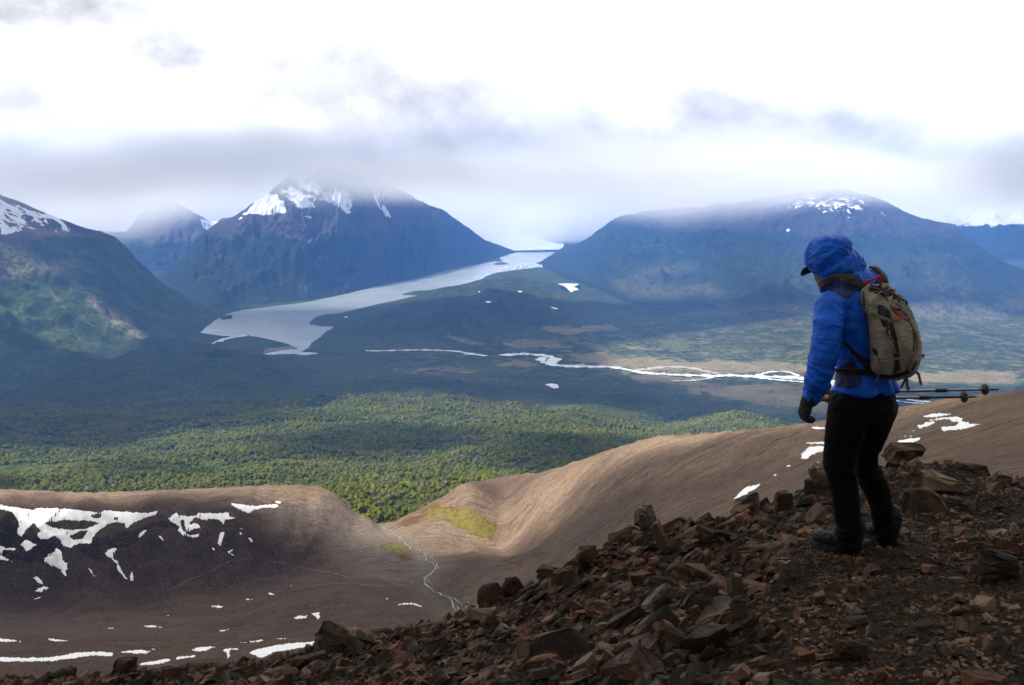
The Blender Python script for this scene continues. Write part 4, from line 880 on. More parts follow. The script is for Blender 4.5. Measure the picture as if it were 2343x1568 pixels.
# open towards the rim of the deck
rim = sstep(GY, -1500, -600) * sstep(GY, 10300, 8600) * sstep(np.abs(GX), 14000, 12500)
cover *= rim
mcl, n = material('shade_cloud_deck')
cvr = at_(n, 'cover')
tr = n.n('ShaderNodeBsdfTransparent'); tl = n.n('ShaderNodeBsdfTranslucent', {'Color': (.60, .60, .60, 1)})
mxs = n.n('ShaderNodeMixShader', {0: n.ss(cvr, .08, .8, 0, .92)}); n.link(tr.outputs[0], mxs.inputs[1]); n.link(tl.outputs[0], mxs.inputs[2])
n.n('ShaderNodeOutputMaterial', {'Surface': mxs.outputs[0]})
th = 260 * cover * (1 + .5 * fbm(GX / 900, GY / 900, 3))
nr_, nc_ = GX.shape
top = np.stack([GX, GY, CLZ + th + 5], 2).reshape(-1, 3); bot = np.stack([GX, GY, CLZ - th * .35 - 5], 2).reshape(-1, 3)
ft = grid_faces(nr_, nc_); fb = ft[:, ::-1] + nr_ * nc_
keep = (cover.ravel()[ft] > .03).any(1)
co = mesh_obj('shade_cloud', np.r_[top, bot], np.r_[ft[keep], fb[keep]], mcl, smooth=True, kind='stuff')  # unseen slab, added for the shade it throws on the land
attr(co, 'cover', np.r_[cover.ravel(), cover.ravel()])
# ================================================================== the rocky ridge underfoot
from mathutils.bvhtree import BVHTree
FG = [(0,1568,6.3),(-500,1575,7.2),(600,1568,5.2),(1100,1568,4.3),(1600,1568,3.7),(2100,1568,3.3),(2342,1568,3.2),(2700,1568,3.1),
 (1950,1274,5.15),(2035,1248,5.35),(1870,1250,5.4),
 (-500,1565,8.2),(0,1550,7.8),(300,1536,7.8),(600,1512,7.8),(760,1472,7.6),(900,1456,7.4),(1060,1410,7.2),(1200,1350,7.0),(1300,1295,7.0),(1400,1245,7.0),(1500,1222,7.0),(1600,1198,7.2),(1700,1176,7.3),(1760,1150,7.4),(1850,1115,7.4),(1950,1090,7.6),(2050,1068,7.8),(2150,1056,8.0),(2250,1080,7.6),(2342,1096,7.4),(2600,1112,7.2),
 (1500,1400,5.2),(1700,1400,4.6),(1300,1480,5.0),(2200,1300,4.9),(2342,1250,5.2),(2200,1180,6.2),(1800,1255,5.6),(1000,1520,5.6),(1650,1285,6.0)]
pf = [P(*q) for q in FG]
CR = [q for q in FG if q[2] >= 6.9 and q[1] < 1566]
for u, v, y in CR:
    a, s = V2A(u, v); a, s = float(a), float(s)
    pf.append(Vector((a * (y + 2.0), y + 2.0, (s - .075) * (y + 2.0)))); pf.append(Vector((a * 15.5, 15.5, (s - .17) * 15.5)))
pf += [Vector(q) for q in ((0,0,-1.62),(2,0,-1.55),(-2,0,-2.1),(-4,0,-3.0),(3.5,0,-1.45),(0,-4,-1.35),(4,-4,-1.1),(-4,-4,-2.4),(-8,4,-5.3),(-9,9,-6.6),(8,5,-1.8),(8,-3,-1.1),(9,9,-3.2),(-8,-4,-4.4),(2,1.8,-1.58),(0,2,-1.95),(-2.2,3,-2.7))]
tps_f = TPS([(q.x, q.y) for q in pf], [q.z for q in pf], 1e-3)
gxf = np.linspace(-10.5, 10.5, 330); gyf = np.linspace(-5, 16, 330)
FX, FY = np.meshgrid(gxf, gyf); FZ = tps_f(FX, FY)
for _ in range(4):
    yy_ = gyf[None]; msk = (FY > 5.8) & (FY < 9.6)
    for i_ in (0,):
        az_ = np.linspace(-.66, .66, 200); ys_ = np.linspace(5.8, 9.4, 60)
        AZ_, YS_ = np.meshgrid(az_, ys_); cx_ = np.clip((AZ_ * YS_ + 10.5) / 21 * 329, 0, 328.9).astype(int); cy_ = np.clip((YS_ + 5) / 21 * 329, 0, 328.9).astype(int)
        S_ = FZ[cy_, cx_] / YS_; sm = S_.max(0); yk = ys_[S_.argmax(0)]; uu_, _v = uv_of(az_ * yk, yk, sm * yk)
        tgt = V2A(uu_, np.interp(uu_, [-500,0,300,600,760,900,1060,1200,1300,1400,1500,1600,1700,1760,1850,1950,2050,2150,2250,2342,2600], [1585,1562,1552,1528,1484,1462,1412,1352,1297,1250,1226,1200,1180,1156,1120,1092,1070,1058,1082,1100,1115]))[1]
        dl = np.convolve(np.pad(tgt - sm, 4, 'edge'), np.ones(9) / 9, 'valid')
    FZ = FZ + np.interp(FX / np.maximum(FY, 1), az_, dl) * FY * np.exp(-((FY - 7.6) / 1.3)**2) * (FY > 1)
FZ += (.05 * fbm(FX / .9, FY / .9, 4) + .022 * fbm(FX / .16, FY / .16, 3)) 
def fgz(x, y):
    ci = np.clip((np.asarray(x, float) + 10.5) / 21 * 329, 0, 328.999); ri = np.clip((np.asarray(y, float) + 5) / 21 * 329, 0, 328.999)
    i, j = ci.astype(int), ri.astype(int); f, g = ci - i, ri - j
    return (FZ[j, i] * (1 - f) + FZ[j, i + 1] * f) * (1 - g) + (FZ[j + 1, i] * (1 - f) + FZ[j + 1, i + 1] * f) * g
def fg_hit(u, v, y0=2.4, y1=11):
    a, s = V2A(u, v); a, s = float(a), float(s); yy = np.linspace(y0, y1, 700)
    h = fgz(a * yy, yy) - s * yy; k = np.argmax(h >= 0)
    if h[k] < 0:
        k = int(np.argmax(h[(yy < 9.2)]))
    return Vector((a * yy[k], yy[k], float(fgz(a * yy[k], yy[k]))))
ridge = mesh_obj('rocky_ground', np.stack([FX, FY, FZ], 2).reshape(-1, 3), grid_faces(330, 330), smooth=True, kind='structure')
m, n = material('ridge_soil'); p = pos(n)
nf = n.noise(p, 34, 7, .7); nm = n.noise(p, 2.2, 5, .6)
c = n.mix(n.ss(nf, .35, .65), (.010, .007, .005), (.036, .024, .016))
c = n.mix(n.ss(nm, .52, .68, 0, .8), c, (.012, .010, .008))
finish(n, c, 1.0, nf, .9, .04, .1); ridge.data.materials.append(m)

def rock_material(name, per_object):
    m, n = material(name); g = n.n('ShaderNodeNewGeometry'); p = g.outputs['Position']
    if per_object:
        rnd = n.n('ShaderNodeObjectInfo').outputs['Random']
        loc = n.n('ShaderNodeTexCoord').outputs['Object']
    else:
        rnd = at_(n, 'var'); loc = p
    st = n.n('ShaderNodeMapping', {'Vector': loc, 'Scale': (3, 3, 26) if per_object else (9, 9, 9)}).outputs[0]
    a1 = n.noise(st, 1.6, 6, .65); a2 = n.noise(p, 22, 6, .7); a3 = n.noise(p, 4.5, 5, .62)
    rmp = n.n('ShaderNodeValToRGB', {0: rnd}); cr = rmp.color_ramp
    cr.elements[0].position = 0; cr.elements[0].color = (.068, .038, .022, 1); cr.elements[1].position = 1; cr.elements[1].color = (.056, .048, .040, 1)
    for ps, cl in ((.25, (.120, .058, .032)), (.45, (.080, .052, .034)), (.62, (.155, .068, .038)), (.8, (.115, .080, .054)), (.9, (.175, .120, .082))):
        e = cr.elements.new(ps); e.color = (*cl, 1)
    c = rmp.outputs[0]
    c = n.mix(n.ss(a1, .35, .7, 0, .55), c, n.mix(.5, c, (.034, .024, .018)))
    c = n.mix(n.ss(a2, .55, .75, 0, .5), c, (.10, .075, .055))
    nz = n.n('ShaderNodeSeparateXYZ', {0: g.outputs['Normal']}).outputs[2]
    lich = n.m('MULTIPLY', n.ss(n.m('ADD', a3, n.m('MULTIPLY', a2, .35)), .62, .72), n.ss(nz, -.2, .6))
    c = n.mix(n.m('MULTIPLY', lich, .92), c, (.008, .007, .006))
    bl = n.ss(n.noise(p, 1.15, 6, .66), .50, .62)
    c = n.mix(n.m('MULTIPLY', bl, .78), c, n.mix(.25, (.012, .010, .008), c))
    h = n.m('ADD', n.m('MULTIPLY', a1, 1.1), n.m('MULTIPLY', a2, .8))
    finish(n, c, .9, h, .75, .012, .25); return m
M_ROCK = rock_material('fractured_rock', True); M_RUB = rock_material('rubble_stone', False)

def slab_points(r, wx, wy, wz, k=None):
    k = k or int(r.integers(4, 7)); an = np.sort(r.uniform(0, 2 * math.pi, k) * .35 + np.linspace(0, 2 * math.pi, k, endpoint=False))
    rad = r.uniform(.62, 1.25, k); px, py = np.cos(an) * rad * .5 * wx, np.sin(an) * rad * .5 * wy
    sk = r.normal(0, .18, 2) * wz; ts = r.uniform(.72, 1.0)
    tz = r.uniform(-.12, .12, 2)
    bot = np.c_[px, py, -wz * .5 + px * tz[0] + r.normal(0, .04, k) * wz]
    top = np.c_[px * ts + sk[0], py * ts + sk[1], wz * .5 - px * tz[1] + r.normal(0, .10, k) * wz]
    return np.r_[bot, top]
def hull(pts_):
    bm = bmesh.new(); vs = [bm.verts.new(tuple(map(float, q))) for q in pts_]
    g = bmesh.ops.convex_hull(bm, input=vs)
    bad = [e for e in g['geom_interior'] + g['geom_unused'] if isinstance(e, bmesh.types.BMVert)]
    bmesh.ops.delete(bm, geom=list(set(bad)), context='VERTS')
    bmesh.ops.dissolve_limit(bm, angle_limit=.06, verts=bm.verts, edges=bm.edges)
    return bm
def rock_mesh(name, seed, wx, wy, wz, rough=True, layers=1):
    """an angular slab of bedded rock; big ones are split in layers and chipped at the corners"""
    r = np.random.default_rng(seed); out = bmesh.new()
    for L in range(layers):
        f = (L + .5) / layers - .5; s_ = r.uniform(.82, 1.05) if layers > 1 else 1
        q = slab_points(r, wx * s_, wy * s_, wz / layers * (1.06 if layers > 1 else 1)); q[:, 2] += f * wz
        if layers > 1: q[:, 0] += r.normal(0, .04) * wx; q[:, 1] += r.normal(0, .04) * wy
        if layers == 1 and rough: q = np.r_[q, np.c_[r.uniform(-.42, .42, 5) * wx, r.uniform(-.42, .42, 5) * wy, r.uniform(-.62, .66, 5) * wz]]
        b = hull(q)
        if rough:
            bmesh.ops.bevel(b, geom=list(b.edges) + list(b.verts), offset=min(wx, wy, wz / layers) * .07, segments=1, affect='EDGES', clamp_overlap=True)
            bmesh.ops.triangulate(b, faces=b.faces)
            bmesh.ops.subdivide_edges(b, edges=[e for e in b.edges if e.calc_length() > max(wx, wy) * .22], cuts=1)
            for vt in b.verts:
                c_ = vt.co; k_ = .035 * min(wx, wz * 2)
                vt.co = c_ + Vector((r.normal(0, k_ * .9), r.normal(0, k_ * .9), r.normal(0, k_ * .6)))
        me_ = bpy.data.meshes.new('t'); b.to_mesh(me_); b.free(); out.from_mesh(me_); bpy.data.meshes.remove(me_)
    bmesh.ops.recalc_face_normals(out, faces=out.faces)
    me = bpy.data.meshes.new(name); out.to_mesh(me); out.free(); me.materials.append(M_ROCK); return me
# the beds dip: slabs lie roughly parallel, their long edges climbing towards the hiker
DIP = Matrix(((.86, .30, -.42), (-.17, .93, .32), (.48, -.21, .85)))
def bed_rot(r, loose):
    e = Euler((r.normal(0, loose), r.normal(0, loose), r.uniform(-.5, .5) * (1 + 3 * loose)))
    return (DIP @ e.to_matrix()).to_quaternion()
# named boulders: each can be told from the rest
BOULD = [ # u, v(base), w px, h px, depth px, yaw, tilt x, tilt y, layers, seed, label
 (283,1538,66,46,50,.2,.1,-.1,2,1,'cracked pale block standing on the scree edge before the long snow band'),
 (130,1560,56,26,40,.5,.2,.1,1,2,'squat brown boulder at the low end of the scree edge'),
 (780,1500,130,52,110,.2,.15,-.25,2,3,'broad weathered hump of rock beside the end of the bright snow band'),
 (925,1462,48,26,40,.1,.3,.4,1,4,'small leaning stone below the arched snow crescent'),
 (1128,1400,66,62,50,.6,.2,.5,2,5,'pointed block, lower of the two dark teeth above the mossy streamlet'),
 (1175,1372,52,56,44,.1,-.2,.45,1,6,'pointed block, upper of the two dark teeth above the mossy streamlet'),
 (1255,1330,58,30,40,.0,.2,-.3,2,7,'stack of thin plates on the ridge line with jagged top'),
 (1478,1222,66,64,50,.3,.05,.25,2,8,'upright cracked block with black lichen on top of the ridge line'),
 (1512,1268,34,78,22,.2,.1,.42,1,9,'tall thin slab leaning against the lichen topped block'),
 (1430,1250,50,40,36,.9,.3,.2,1,10,'dark block propping the low side of the lichen topped block'),
 (1340,1300,60,52,44,.2,.3,.35,2,11,'split rock with comb like edge on the ridge line'),
 (1497,1292,46,12,30,.1,-.25,-.2,1,12,'brick red flat slab, upper of the red pair'),
 (1490,1312,42,12,28,.25,-.25,-.25,1,13,'brick red flat slab, lower of the red pair'),
 (1585,1335,108,44,50,-.35,.2,-.35,3,14,'long layered slab climbing above the middle of the rubble'),
 (1685,1372,46,70,30,.2,.3,.25,1,15,'reddish hooked slab standing on edge under the lichen covered stones'),
 (1632,1425,84,56,46,-.2,.25,-.25,2,16,'wide buff slab with clean broken edge in mid rubble'),
 (1690,1440,34,86,26,.3,.2,.55,1,17,'long narrow blade of rock beside the wide buff slab'),
 (1530,1490,90,56,56,-.3,.4,-.4,2,18,'big dark bottomed block low in the rubble'),
 (1640,1252,90,34,50,-.2,.2,-.3,3,19,'layered ledge below the small snow scrap'),
 (1791,1172,52,56,44,.4,.1,.2,1,20,'black lichen knob jutting from the ridge line'),
 (1868,1128,60,62,50,.1,.1,.35,2,21,'brown block touching the trouser leg on the ridge line'),
 (2075,1068,110,44,80,.1,.1,.0,2,22,'large rounded boulder blotched with black lichen beyond the legs'),
 (2098,1092,44,34,34,.4,.3,.2,1,23,'tan stone leaning under the blotched boulder'),
 (2157,1132,128,40,80,-.12,.35,-.05,2,24,'large smooth flat topped slab on the upper slope'),
 (2128,1176,96,54,60,.25,.2,.15,1,25,'triangular pale block wedged beneath the flat topped slab'),
 (2225,1085,80,18,40,-.1,.1,-.25,1,26,'thin pinkish plate near the top of the slope'),
 (2290,1120,64,40,50,.3,.2,.1,2,27,'dark mossy lump on the upper slope past the flat slab'),
 (2275,1335,124,76,80,.2,.25,-.15,3,28,'big undercut boulder with black shadowed base low on the slope'),
 (2310,1278,70,36,40,-.4,.3,-.3,2,29,'pale splintered stone lying above the undercut boulder'),
 (2186,1412,52,20,44,.3,.55,.1,1,30,'five sided grey plate lying in the gravel'),
 (2190,1505,66,24,52,.1,.55,.1,1,31,'oval grey plate lying in fine gravel'),
 (2250,1575,120,26,60,.1,.4,-.05,1,32,'broad reddish plate cut by the picture edge'),
 (1940,1510,84,52,56,-.3,.4,-.2,2,33,'block of brown rock sunk in the dark gravel'),
 (2010,1560,48,26,40,.1,.5,.2,1,34,'small grey plate beside the sunken brown block'),
 (1800,1330,40,46,30,.1,.2,.35,1,35,'orange brown stone standing alone in dark rubble'),
]
for (u, v, w_, h_, d_, yaw, tx, ty, ly, sd_, lab) in BOULD:
    q = fg_hit(u, v); k = q.y / 2300 * 1.02
    W, Hh, Dd = w_ * k, h_ * k, d_ * k
    flat = Hh < W * .5
    me = rock_mesh('boulder', 1000 + sd_, W * 1.12, max(Dd, .06), Hh * (1.12 if flat else .98), True, ly)
    o = bpy.data.objects.new('boulder', me); link(o, None, label=lab, category='boulder')
    o.rotation_euler = (tx * (.5 if flat else .35), ty * -.8, yaw)
    o.location = (q.x, q.y + Dd * .25, q.z + Hh * .42)
    if 'red flat' in lab:
        mr_ = bpy.data.materials.get('red_rock')
        if not mr_:
            mr_, nn = material('red_rock'); pp = pos(nn)
            finish(nn, nn.mix(nn.ss(nn.noise(pp, 18, 5, .6), .4, .7), (.17, .062, .040), (.10, .040, .026)), .9, nn.noise(pp, 40, 5), .5, .01)
        me.materials.clear(); me.materials.append(mr_)
# 300 rocks of the rubble that show largest
rocks_px = []
r = np.random.default_rng(5)
PROTO = [rock_mesh('rock', 200 + i, 1.0, r.uniform(.55, .9), r.uniform(.12, .33), True, 2 if i % 5 == 0 else 1) for i in range(36)]
def rough_zone(u, v):
    """where the coarse rubble lies (1) and where the trodden gravel is (0)"""
    return float(np.clip(sstep(np.array(1850. - (v - 1100) * .25 - u), -180, 160), 0, 1))
cnt = 0; placed = []
tries = 0
while cnt < 300 and tries < 9000:
    tries += 1
    x = r.uniform(-4.6, 4.4); y = r.uniform(2.9, 8.6); z = float(fgz(x, y))
    u, v = uv_of(x, y, z)
    if not (-60 < u < 2400 and v < 1640): continue
    rz = rough_zone(u, v)
    if r.uniform() > (.10 + .9 * rz): continue
    L = float(np.clip(r.lognormal(math.log(.145), .42), .08, .40)) * (.7 + .45 * rz)
    L *= .62 + .38 * float(sstep(np.array(u), 650, 1250))
    if abs(x - 1.75) < .38 and abs(y - 5.25) < .45: continue
    if any((x - a_)**2 + (y - b_)**2 < ((L + l_) * .30)**2 for a_, b_, l_ in placed): continue
    placed.append((x, y, L)); cnt += 1
    o = bpy.data.objects.new('rock', PROTO[int(r.integers(len(PROTO)))]); link(o, ridge)
    o.rotation_mode = 'QUATERNION'
    o.rotation_quaternion = bed_rot(r, .20 if rz > .5 else .30) if rz > .3 else Euler((r.normal(0, .22), r.normal(0, .22), r.uniform(0, 6.28))).to_quaternion()
    o.location = (x, y, z + L * (.16 if rz > .3 else .03)); o.scale = (L, L * r.uniform(.75, 1.2), L * r.uniform(.8, 1.5))
# the rest of the rubble and gravel, joined
def scatter(name, count, lo, hi, dens, seed, sink, tilt=.35, nproto=24, rough=False):
    r = np.random.default_rng(seed); P_ = []
    for i in range(nproto):
        if rough: me = rock_mesh('t', 500 + seed + i, 1, r.uniform(.55, .95), r.uniform(.14, .38), False, 1); 
        else: me = rock_mesh('t', 700 + seed + i, 1, r.uniform(.5, .95), r.uniform(.14, .42), False, 1)
        b = bmesh.new(); b.from_mesh(me); bmesh.ops.triangulate(b, faces=b.faces); b.to_mesh(me); b.free()
        co_ = np.array([v_.co[:] for v_ in me.vertices]); fa = np.array([f_.vertices[:] for f_ in me.polygons]); P_.append((co_, fa)); bpy.data.meshes.remove(me)
    n0 = count * 6; x = r.uniform(-6.2, 7.0, n0); y = r.uniform(2.6, 8.9, n0); z = fgz(x, y); u, v = uv_of(x, y, z)
    ok = (u > -500) & (u < 3000) & (v < 1760) & (r.uniform(size=n0) < dens(u, v, x, y)); x, y, z, u, v = (q[ok][:count] for q in (x, y, z, u, v))
    V, F, A, off = [], [], [], 0
    L = np.exp(r.normal(0, .35, len(x))) * (lo * hi)**.5; L = np.clip(L, lo, hi)
    for i in range(len(x)):
        co_, fa = P_[int(r.integers(nproto))]
        coarse = u[i] < 1800
        Rm = np.array((bed_rot(r, tilt) if coarse else Euler((r.normal(0, .3), r.normal(0, .3), r.uniform(0, 6.28))).to_quaternion()).to_matrix())
        q = (co_ * L[i] * r.uniform(.75, 1.2, 3)) @ Rm.T + (x[i], y[i], z[i] + sink * L[i])
        V.append(q); F.append(fa + off); off += len(co_); A.append(np.full(len(co_), r.uniform()))
    o = mesh_obj(name, np.concatenate(V), np.concatenate(F), M_RUB, ridge, kind='stuff'); attr(o, 'var', np.concatenate(A)); return o
scatter('rubble', 10500, .045, .14, lambda u, v, x, y: np.where(u < 1850 - (v - 1100) * .25, 1.0, .22), 31, .14, rough=True)
scatter('gravel', 38000, .014, .045, lambda u, v, x, y: np.where(u < 1750, .45, 1.0) * sstep(fbm(x / .35, y / .35, 3), -.9, -.1), 57, .12, .5)
# tufts of dry moss between the stones
mts, n = material('dry_moss'); finish(n, n.mix(n.noise(pos(n), 60, 4), (.05, .038, .010), (.10, .085, .02)), 1.0)
V, F = [], []
for (u, v, sp, k) in ((2240,1225,.22,500),(2290,1405,.10,150),(1960,1440,.25,260),(1900,1330,.25,200),(2080,1400,.2,160),(1720,1480,.15,120)):
    c_ = fg_hit(u, v)
    for i in range(k):
        x, y = c_.x + r.normal(0, sp), c_.y + r.normal(0, sp * .7); z = float(fgz(x, y)); b = len(V); a_ = r.uniform(0, 6.28); h_ = r.uniform(.012, .035); w2 = .004
        V += [(x - w2 * math.cos(a_), y - w2 * math.sin(a_), z - .01), (x + w2 * math.cos(a_), y + w2 * math.sin(a_), z - .01), (x + r.normal(0, .015), y + r.normal(0, .015), z + h_)]; F.append((b, b + 1, b + 2))
mesh_obj('dry_moss', V, F, mts, ridge, kind='stuff')
# ================================================================== the hiker
YB = 5.2
def H(u, v, dy=0.0): return P(u, v, YB + dy)
FW = Vector((-.72, .69, 0)).normalized(); LF = Vector((-.69, -.72, 0)).normalized(); UP = Vector((0, 0, 1))
class Blob:
    def __init__(s): s.bm = bmesh.new()
    def tube(s, secs, k=20, cap=True):
        """secs: (centre, half width a, half depth b, axis a, axis b)"""
        rings = []
        for c, a, b, A, B in secs: rings.append([s.bm.verts.new(c + A * (a * math.cos(t)) + B * (b * math.sin(t))) for t in np.linspace(0, 2 * math.pi, k, endpoint=False)])
        for r0, r1 in zip(rings, rings[1:]):
            for i in range(k): s.bm.faces.new((r0[i], r0[(i + 1) % k], r1[(i + 1) % k], r1[i]))
        s.bm.faces.new(rings[0][::-1]); s.bm.faces.new(rings[-1])
    def limb(s, pts, k=18):
        """pts: (centre, radius); round tapered limb with round ends"""
        n_ = len(pts)
        for i, (c, r_) in enumerate(pts):
            bmesh.ops.create_icosphere(s.bm, subdivisions=2, radius=r_, matrix=Matrix.Translation(c))
        for (c0, r0), (c1, r1) in zip(pts, pts[1:]):
            d = (c1 - c0).normalized(); A = d.orthogonal().normalized(); B = d.cross(A)
            s.tube([(c0, r0, r0, A, B), (c1, r1, r1, A, B)], k)
    def ball(s, c, rx, ry, rz, A=LF, B=FW, Cc=UP):
        M = Matrix.Translation(c) @ Matrix((A * rx, B * ry, Cc * rz)).transposed().to_4x4()
        bmesh.ops.create_icosphere(s.bm, subdivisions=3, radius=1, matrix=M)
    def solid(s, name, voxel, smooth, mat, parent, fold=None, factor=.6, **props):
        me = bpy.data.meshes.new(name); bmesh.ops.recalc_face_normals(s.bm, faces=s.bm.faces); s.bm.to_mesh(me); s.bm.free()
        o = bpy.data.objects.new(name, me); C.objects.link(o)
        md = o.modifiers.new('r', 'REMESH'); md.mode = 'VOXEL'; md.voxel_size = voxel; md.use_smooth_shade = True
        ms = o.modifiers.new('s', 'SMOOTH'); ms.iterations = smooth; ms.factor = factor
        dg = bpy.context.evaluated_depsgraph_get(); ev = o.evaluated_get(dg); me2 = bpy.data.meshes.new_from_object(ev)
        o.modifiers.clear(); o.data = me2; bpy.data.meshes.remove(me); me2.name = name
        if fold is not None:
            nv = len(me2.vertices); co_ = np.empty(nv * 3, np.float32); me2.vertices.foreach_get('co', co_); co_ = co_.reshape(-1, 3).astype(float)
            no = np.empty(nv * 3, np.float32); me2.vertex_normals.foreach_get('vector', no); no = no.reshape(-1, 3)
            co_ = co_ + no * fold(co_)[:, None]; me2.vertices.foreach_set('co', co_.astype(np.float32).ravel()); me2.update()
        me2.materials.clear(); me2.materials.append(mat); me2.shade_smooth()
        if parent is not None: o.parent = parent
        for k_, v_ in props.items(): o[k_] = v_
        return o
def bvh_of(*objs):
    V, F, off = [], [], 0
    for o in objs:
        V += [v.co.copy() for v in o.data.vertices]; F += [tuple(i + off for i in p_.vertices) for p_ in o.data.polygons]; off = len(V)
    return BVHTree.FromPolygons(V, F)
def on(bvh, u, v, off=.004, y_far=8.0):
    """the point of a garment seen at a pixel, lifted off its cloth"""
    d = P(u, v, 1.0).normalized(); h = bvh.ray_cast(d * 3.0, d, 6.0)
    if h[0] is None:
        q = P(u, v, YB); h = bvh.find_nearest(q)
    nn = h[1]
    if nn.dot(d) > 0: nn = -nn
    return h[0] + nn * off, nn
def strap(name, bvh, pxs, width, thick, mat, parent, off=.004, n_=40, **props):
    """a webbing band lying on the cloth along a pixel line"""
    px = np.array(pxs, float); L = np.r_[0, np.cumsum(np.hypot(*np.diff(px[:, :2], axis=0).T))]; t = np.linspace(0, L[-1], n_)
    C_, N_ = [], []
    for uu, vv in zip(np.interp(t, L, px[:, 0]), np.interp(t, L, px[:, 1])):
        c, nn = on(bvh, uu, vv, off + thick / 2); C_.append(c); N_.append(nn)
    for _ in range(4): C_ = [C_[0]] + [(C_[i - 1] + C_[i + 1] + C_[i] * 2) / 4 for i in range(1, n_ - 1)] + [C_[-1]]; N_ = [N_[0]] + [(N_[i - 1] + N_[i + 1] + N_[i]).normalized() for i in range(1, n_ - 1)] + [N_[-1]]
    return band(name, C_, N_, width, thick, mat, parent, **props)
def band(name, C_, N_, width, thick, mat, parent, **props):
    V, F = [], []; n_ = len(C_)
    for i in range(n_):
        T = (C_[min(i + 1, n_ - 1)] - C_[max(i - 1, 0)]).normalized(); S = T.cross(N_[i]).normalized(); Nn = S.cross(T).normalized()
        w_ = width if not callable(width) else width(i / (n_ - 1))
        for a_, b_ in ((-1, -.6), (-.8, 1), (.8, 1), (1, -.6)): V.append(C_[i] + S * (a_ * w_ / 2) + Nn * (b_ * thick / 2))
    for i in range(n_ - 1):
        for j in range(4): F.append((i * 4 + j, i * 4 + (j + 1) % 4, i * 4 + 4 + (j + 1) % 4, i * 4 + 4 + j))
    F.append((0, 1, 2, 3)); F.append(tuple((n_ - 1) * 4 + j for j in (3, 2, 1, 0)))
    return mesh_obj(name, [v[:] for v in V], F, mat, parent, smooth=False, **props)
def cord(name, pts, r_, mat, parent, k=8, sub=6, **props):
    q = np.array([p_[:] for p_ in pts], float); out = []
    for i in range(len(q) - 1):
        p0, p1, p2, p3 = q[max(i - 1, 0)], q[i], q[i + 1], q[min(i + 2, len(q) - 1)]
        for t in np.linspace(0, 1, sub, endpoint=False): out.append(.5 * ((2 * p1) + (-p0 + p2) * t + (2 * p0 - 5 * p1 + 4 * p2 - p3) * t * t + (-p0 + 3 * p1 - 3 * p2 + p3) * t**3))
    out.append(q[-1]); out = [Vector(x) for x in out]; V, F = [], []
    for i, c in enumerate(out):
        T = (out[min(i + 1, len(out) - 1)] - out[max(i - 1, 0)]).normalized(); A = T.orthogonal().normalized() if i == 0 else (A - T * A.dot(T)).normalized(); B = T.cross(A)
        rr = r_(i / (len(out) - 1)) if callable(r_) else r_
        for t in np.linspace(0, 2 * math.pi, k, endpoint=False): V.append((c + A * (rr * math.cos(t)) + B * (rr * math.sin(t)))[:])
    for i in range(len(out) - 1):
        for j in range(k): F.append((i * k + j, i * k + (j + 1) % k, i * k + k + (j + 1) % k, i * k + k + j))
    F.append(tuple(range(k))[::-1]); F.append(tuple((len(out) - 1) * k + j for j in range(k)))
    return mesh_obj(name, V, F, mat, parent, smooth=True, **props)
def decal(name, bvh, poly, mat, parent, off=.003, step=2.2, **props):
    """a sewn on panel: a sheet following the cloth inside a pixel outline"""
    us = [p_[0] for p_ in poly]; vs = [p_[1] for p_ in poly]
    U, V_ = np.meshgrid(np.arange(min(us) - step, max(us) + 2 * step, step), np.arange(min(vs) - step, max(vs) + 2 * step, step))
    ii = inpoly(U, V_, poly); dd_ = pdist(U, V_, poly)
    ok = ii | (dd_ < step * .8)
    # pull the rim vertices onto the outline
    P2 = np.stack([U, V_], 2)
    for a_, b_ in zip(*np.nonzero(ok & ~ii)):
        best = None
        for i in range(len(poly)):
            A = np.array(poly[i]); B = np.array(poly[(i + 1) % len(poly)]); ab = B - A; t = np.clip(np.dot(P2[a_, b_] - A, ab) / (ab @ ab), 0, 1); q = A + ab * t; d2 = ((q - P2[a_, b_])**2).sum()
            if best is None or d2 < best[0]: best = (d2, q)
        P2[a_, b_] = best[1]
    idx = -np.ones(U.shape, int); vl = []
    for a_, b_ in zip(*np.nonzero(ok)):
        c, nn = on(bvh, P2[a_, b_, 0], P2[a_, b_, 1], off if ii[a_, b_] else off * .3); idx[a_, b_] = len(vl); vl.append(c[:])
    F = [(idx[a_ + 1, b_], idx[a_ + 1, b_ + 1], idx[a_, b_ + 1], idx[a_, b_]) for a_ in range(U.shape[0] - 1) for b_ in range(U.shape[1] - 1) if min(idx[a_, b_], idx[a_ + 1, b_], idx[a_, b_ + 1], idx[a_ + 1, b_ + 1]) >= 0]
    vv = np.array(vl); F = [f for f in F if max(np.linalg.norm(vv[f[0]] - vv[f[2]]), np.linalg.norm(vv[f[1]] - vv[f[3]])) < .05]
    return mesh_obj(name, vl, F, mat, parent, smooth=True, **props)
def cloth_mat(name, col, rough=.7, bscale=260, bstr=.15, spec=.25, crease=9.0, var=.12):
    m, n = material(name); p = pos(n)
    c = n.mix(n.ss(n.noise(p, 14, 5, .6), .35, .7, 0, 1), tuple(k * (1 - var) for k in col), tuple(min(1, k * (1 + var)) for k in col))
    h = n.m('ADD', n.noise(p, bscale, 2), n.m('MULTIPLY', n.noise(p, 38, 5, .6), 1.6))
    fo_ = n.noise(n.n('ShaderNodeMapping', {'Vector': p, 'Scale': (.7, .7, 1.5), 'Rotation': (.2, .5, 0)}).outputs[0], 11, 3, .5, 1.4)
    cre = n.m('POWER', n.m('ABSOLUTE', n.m('SUBTRACT', n.m('MULTIPLY', fo_, 2.), 1.)), .7)
    h = n.m('ADD', h, n.m('MULTIPLY', cre, crease))
    finish(n, c, rough, h, bstr * 1.6, .006, spec); return m
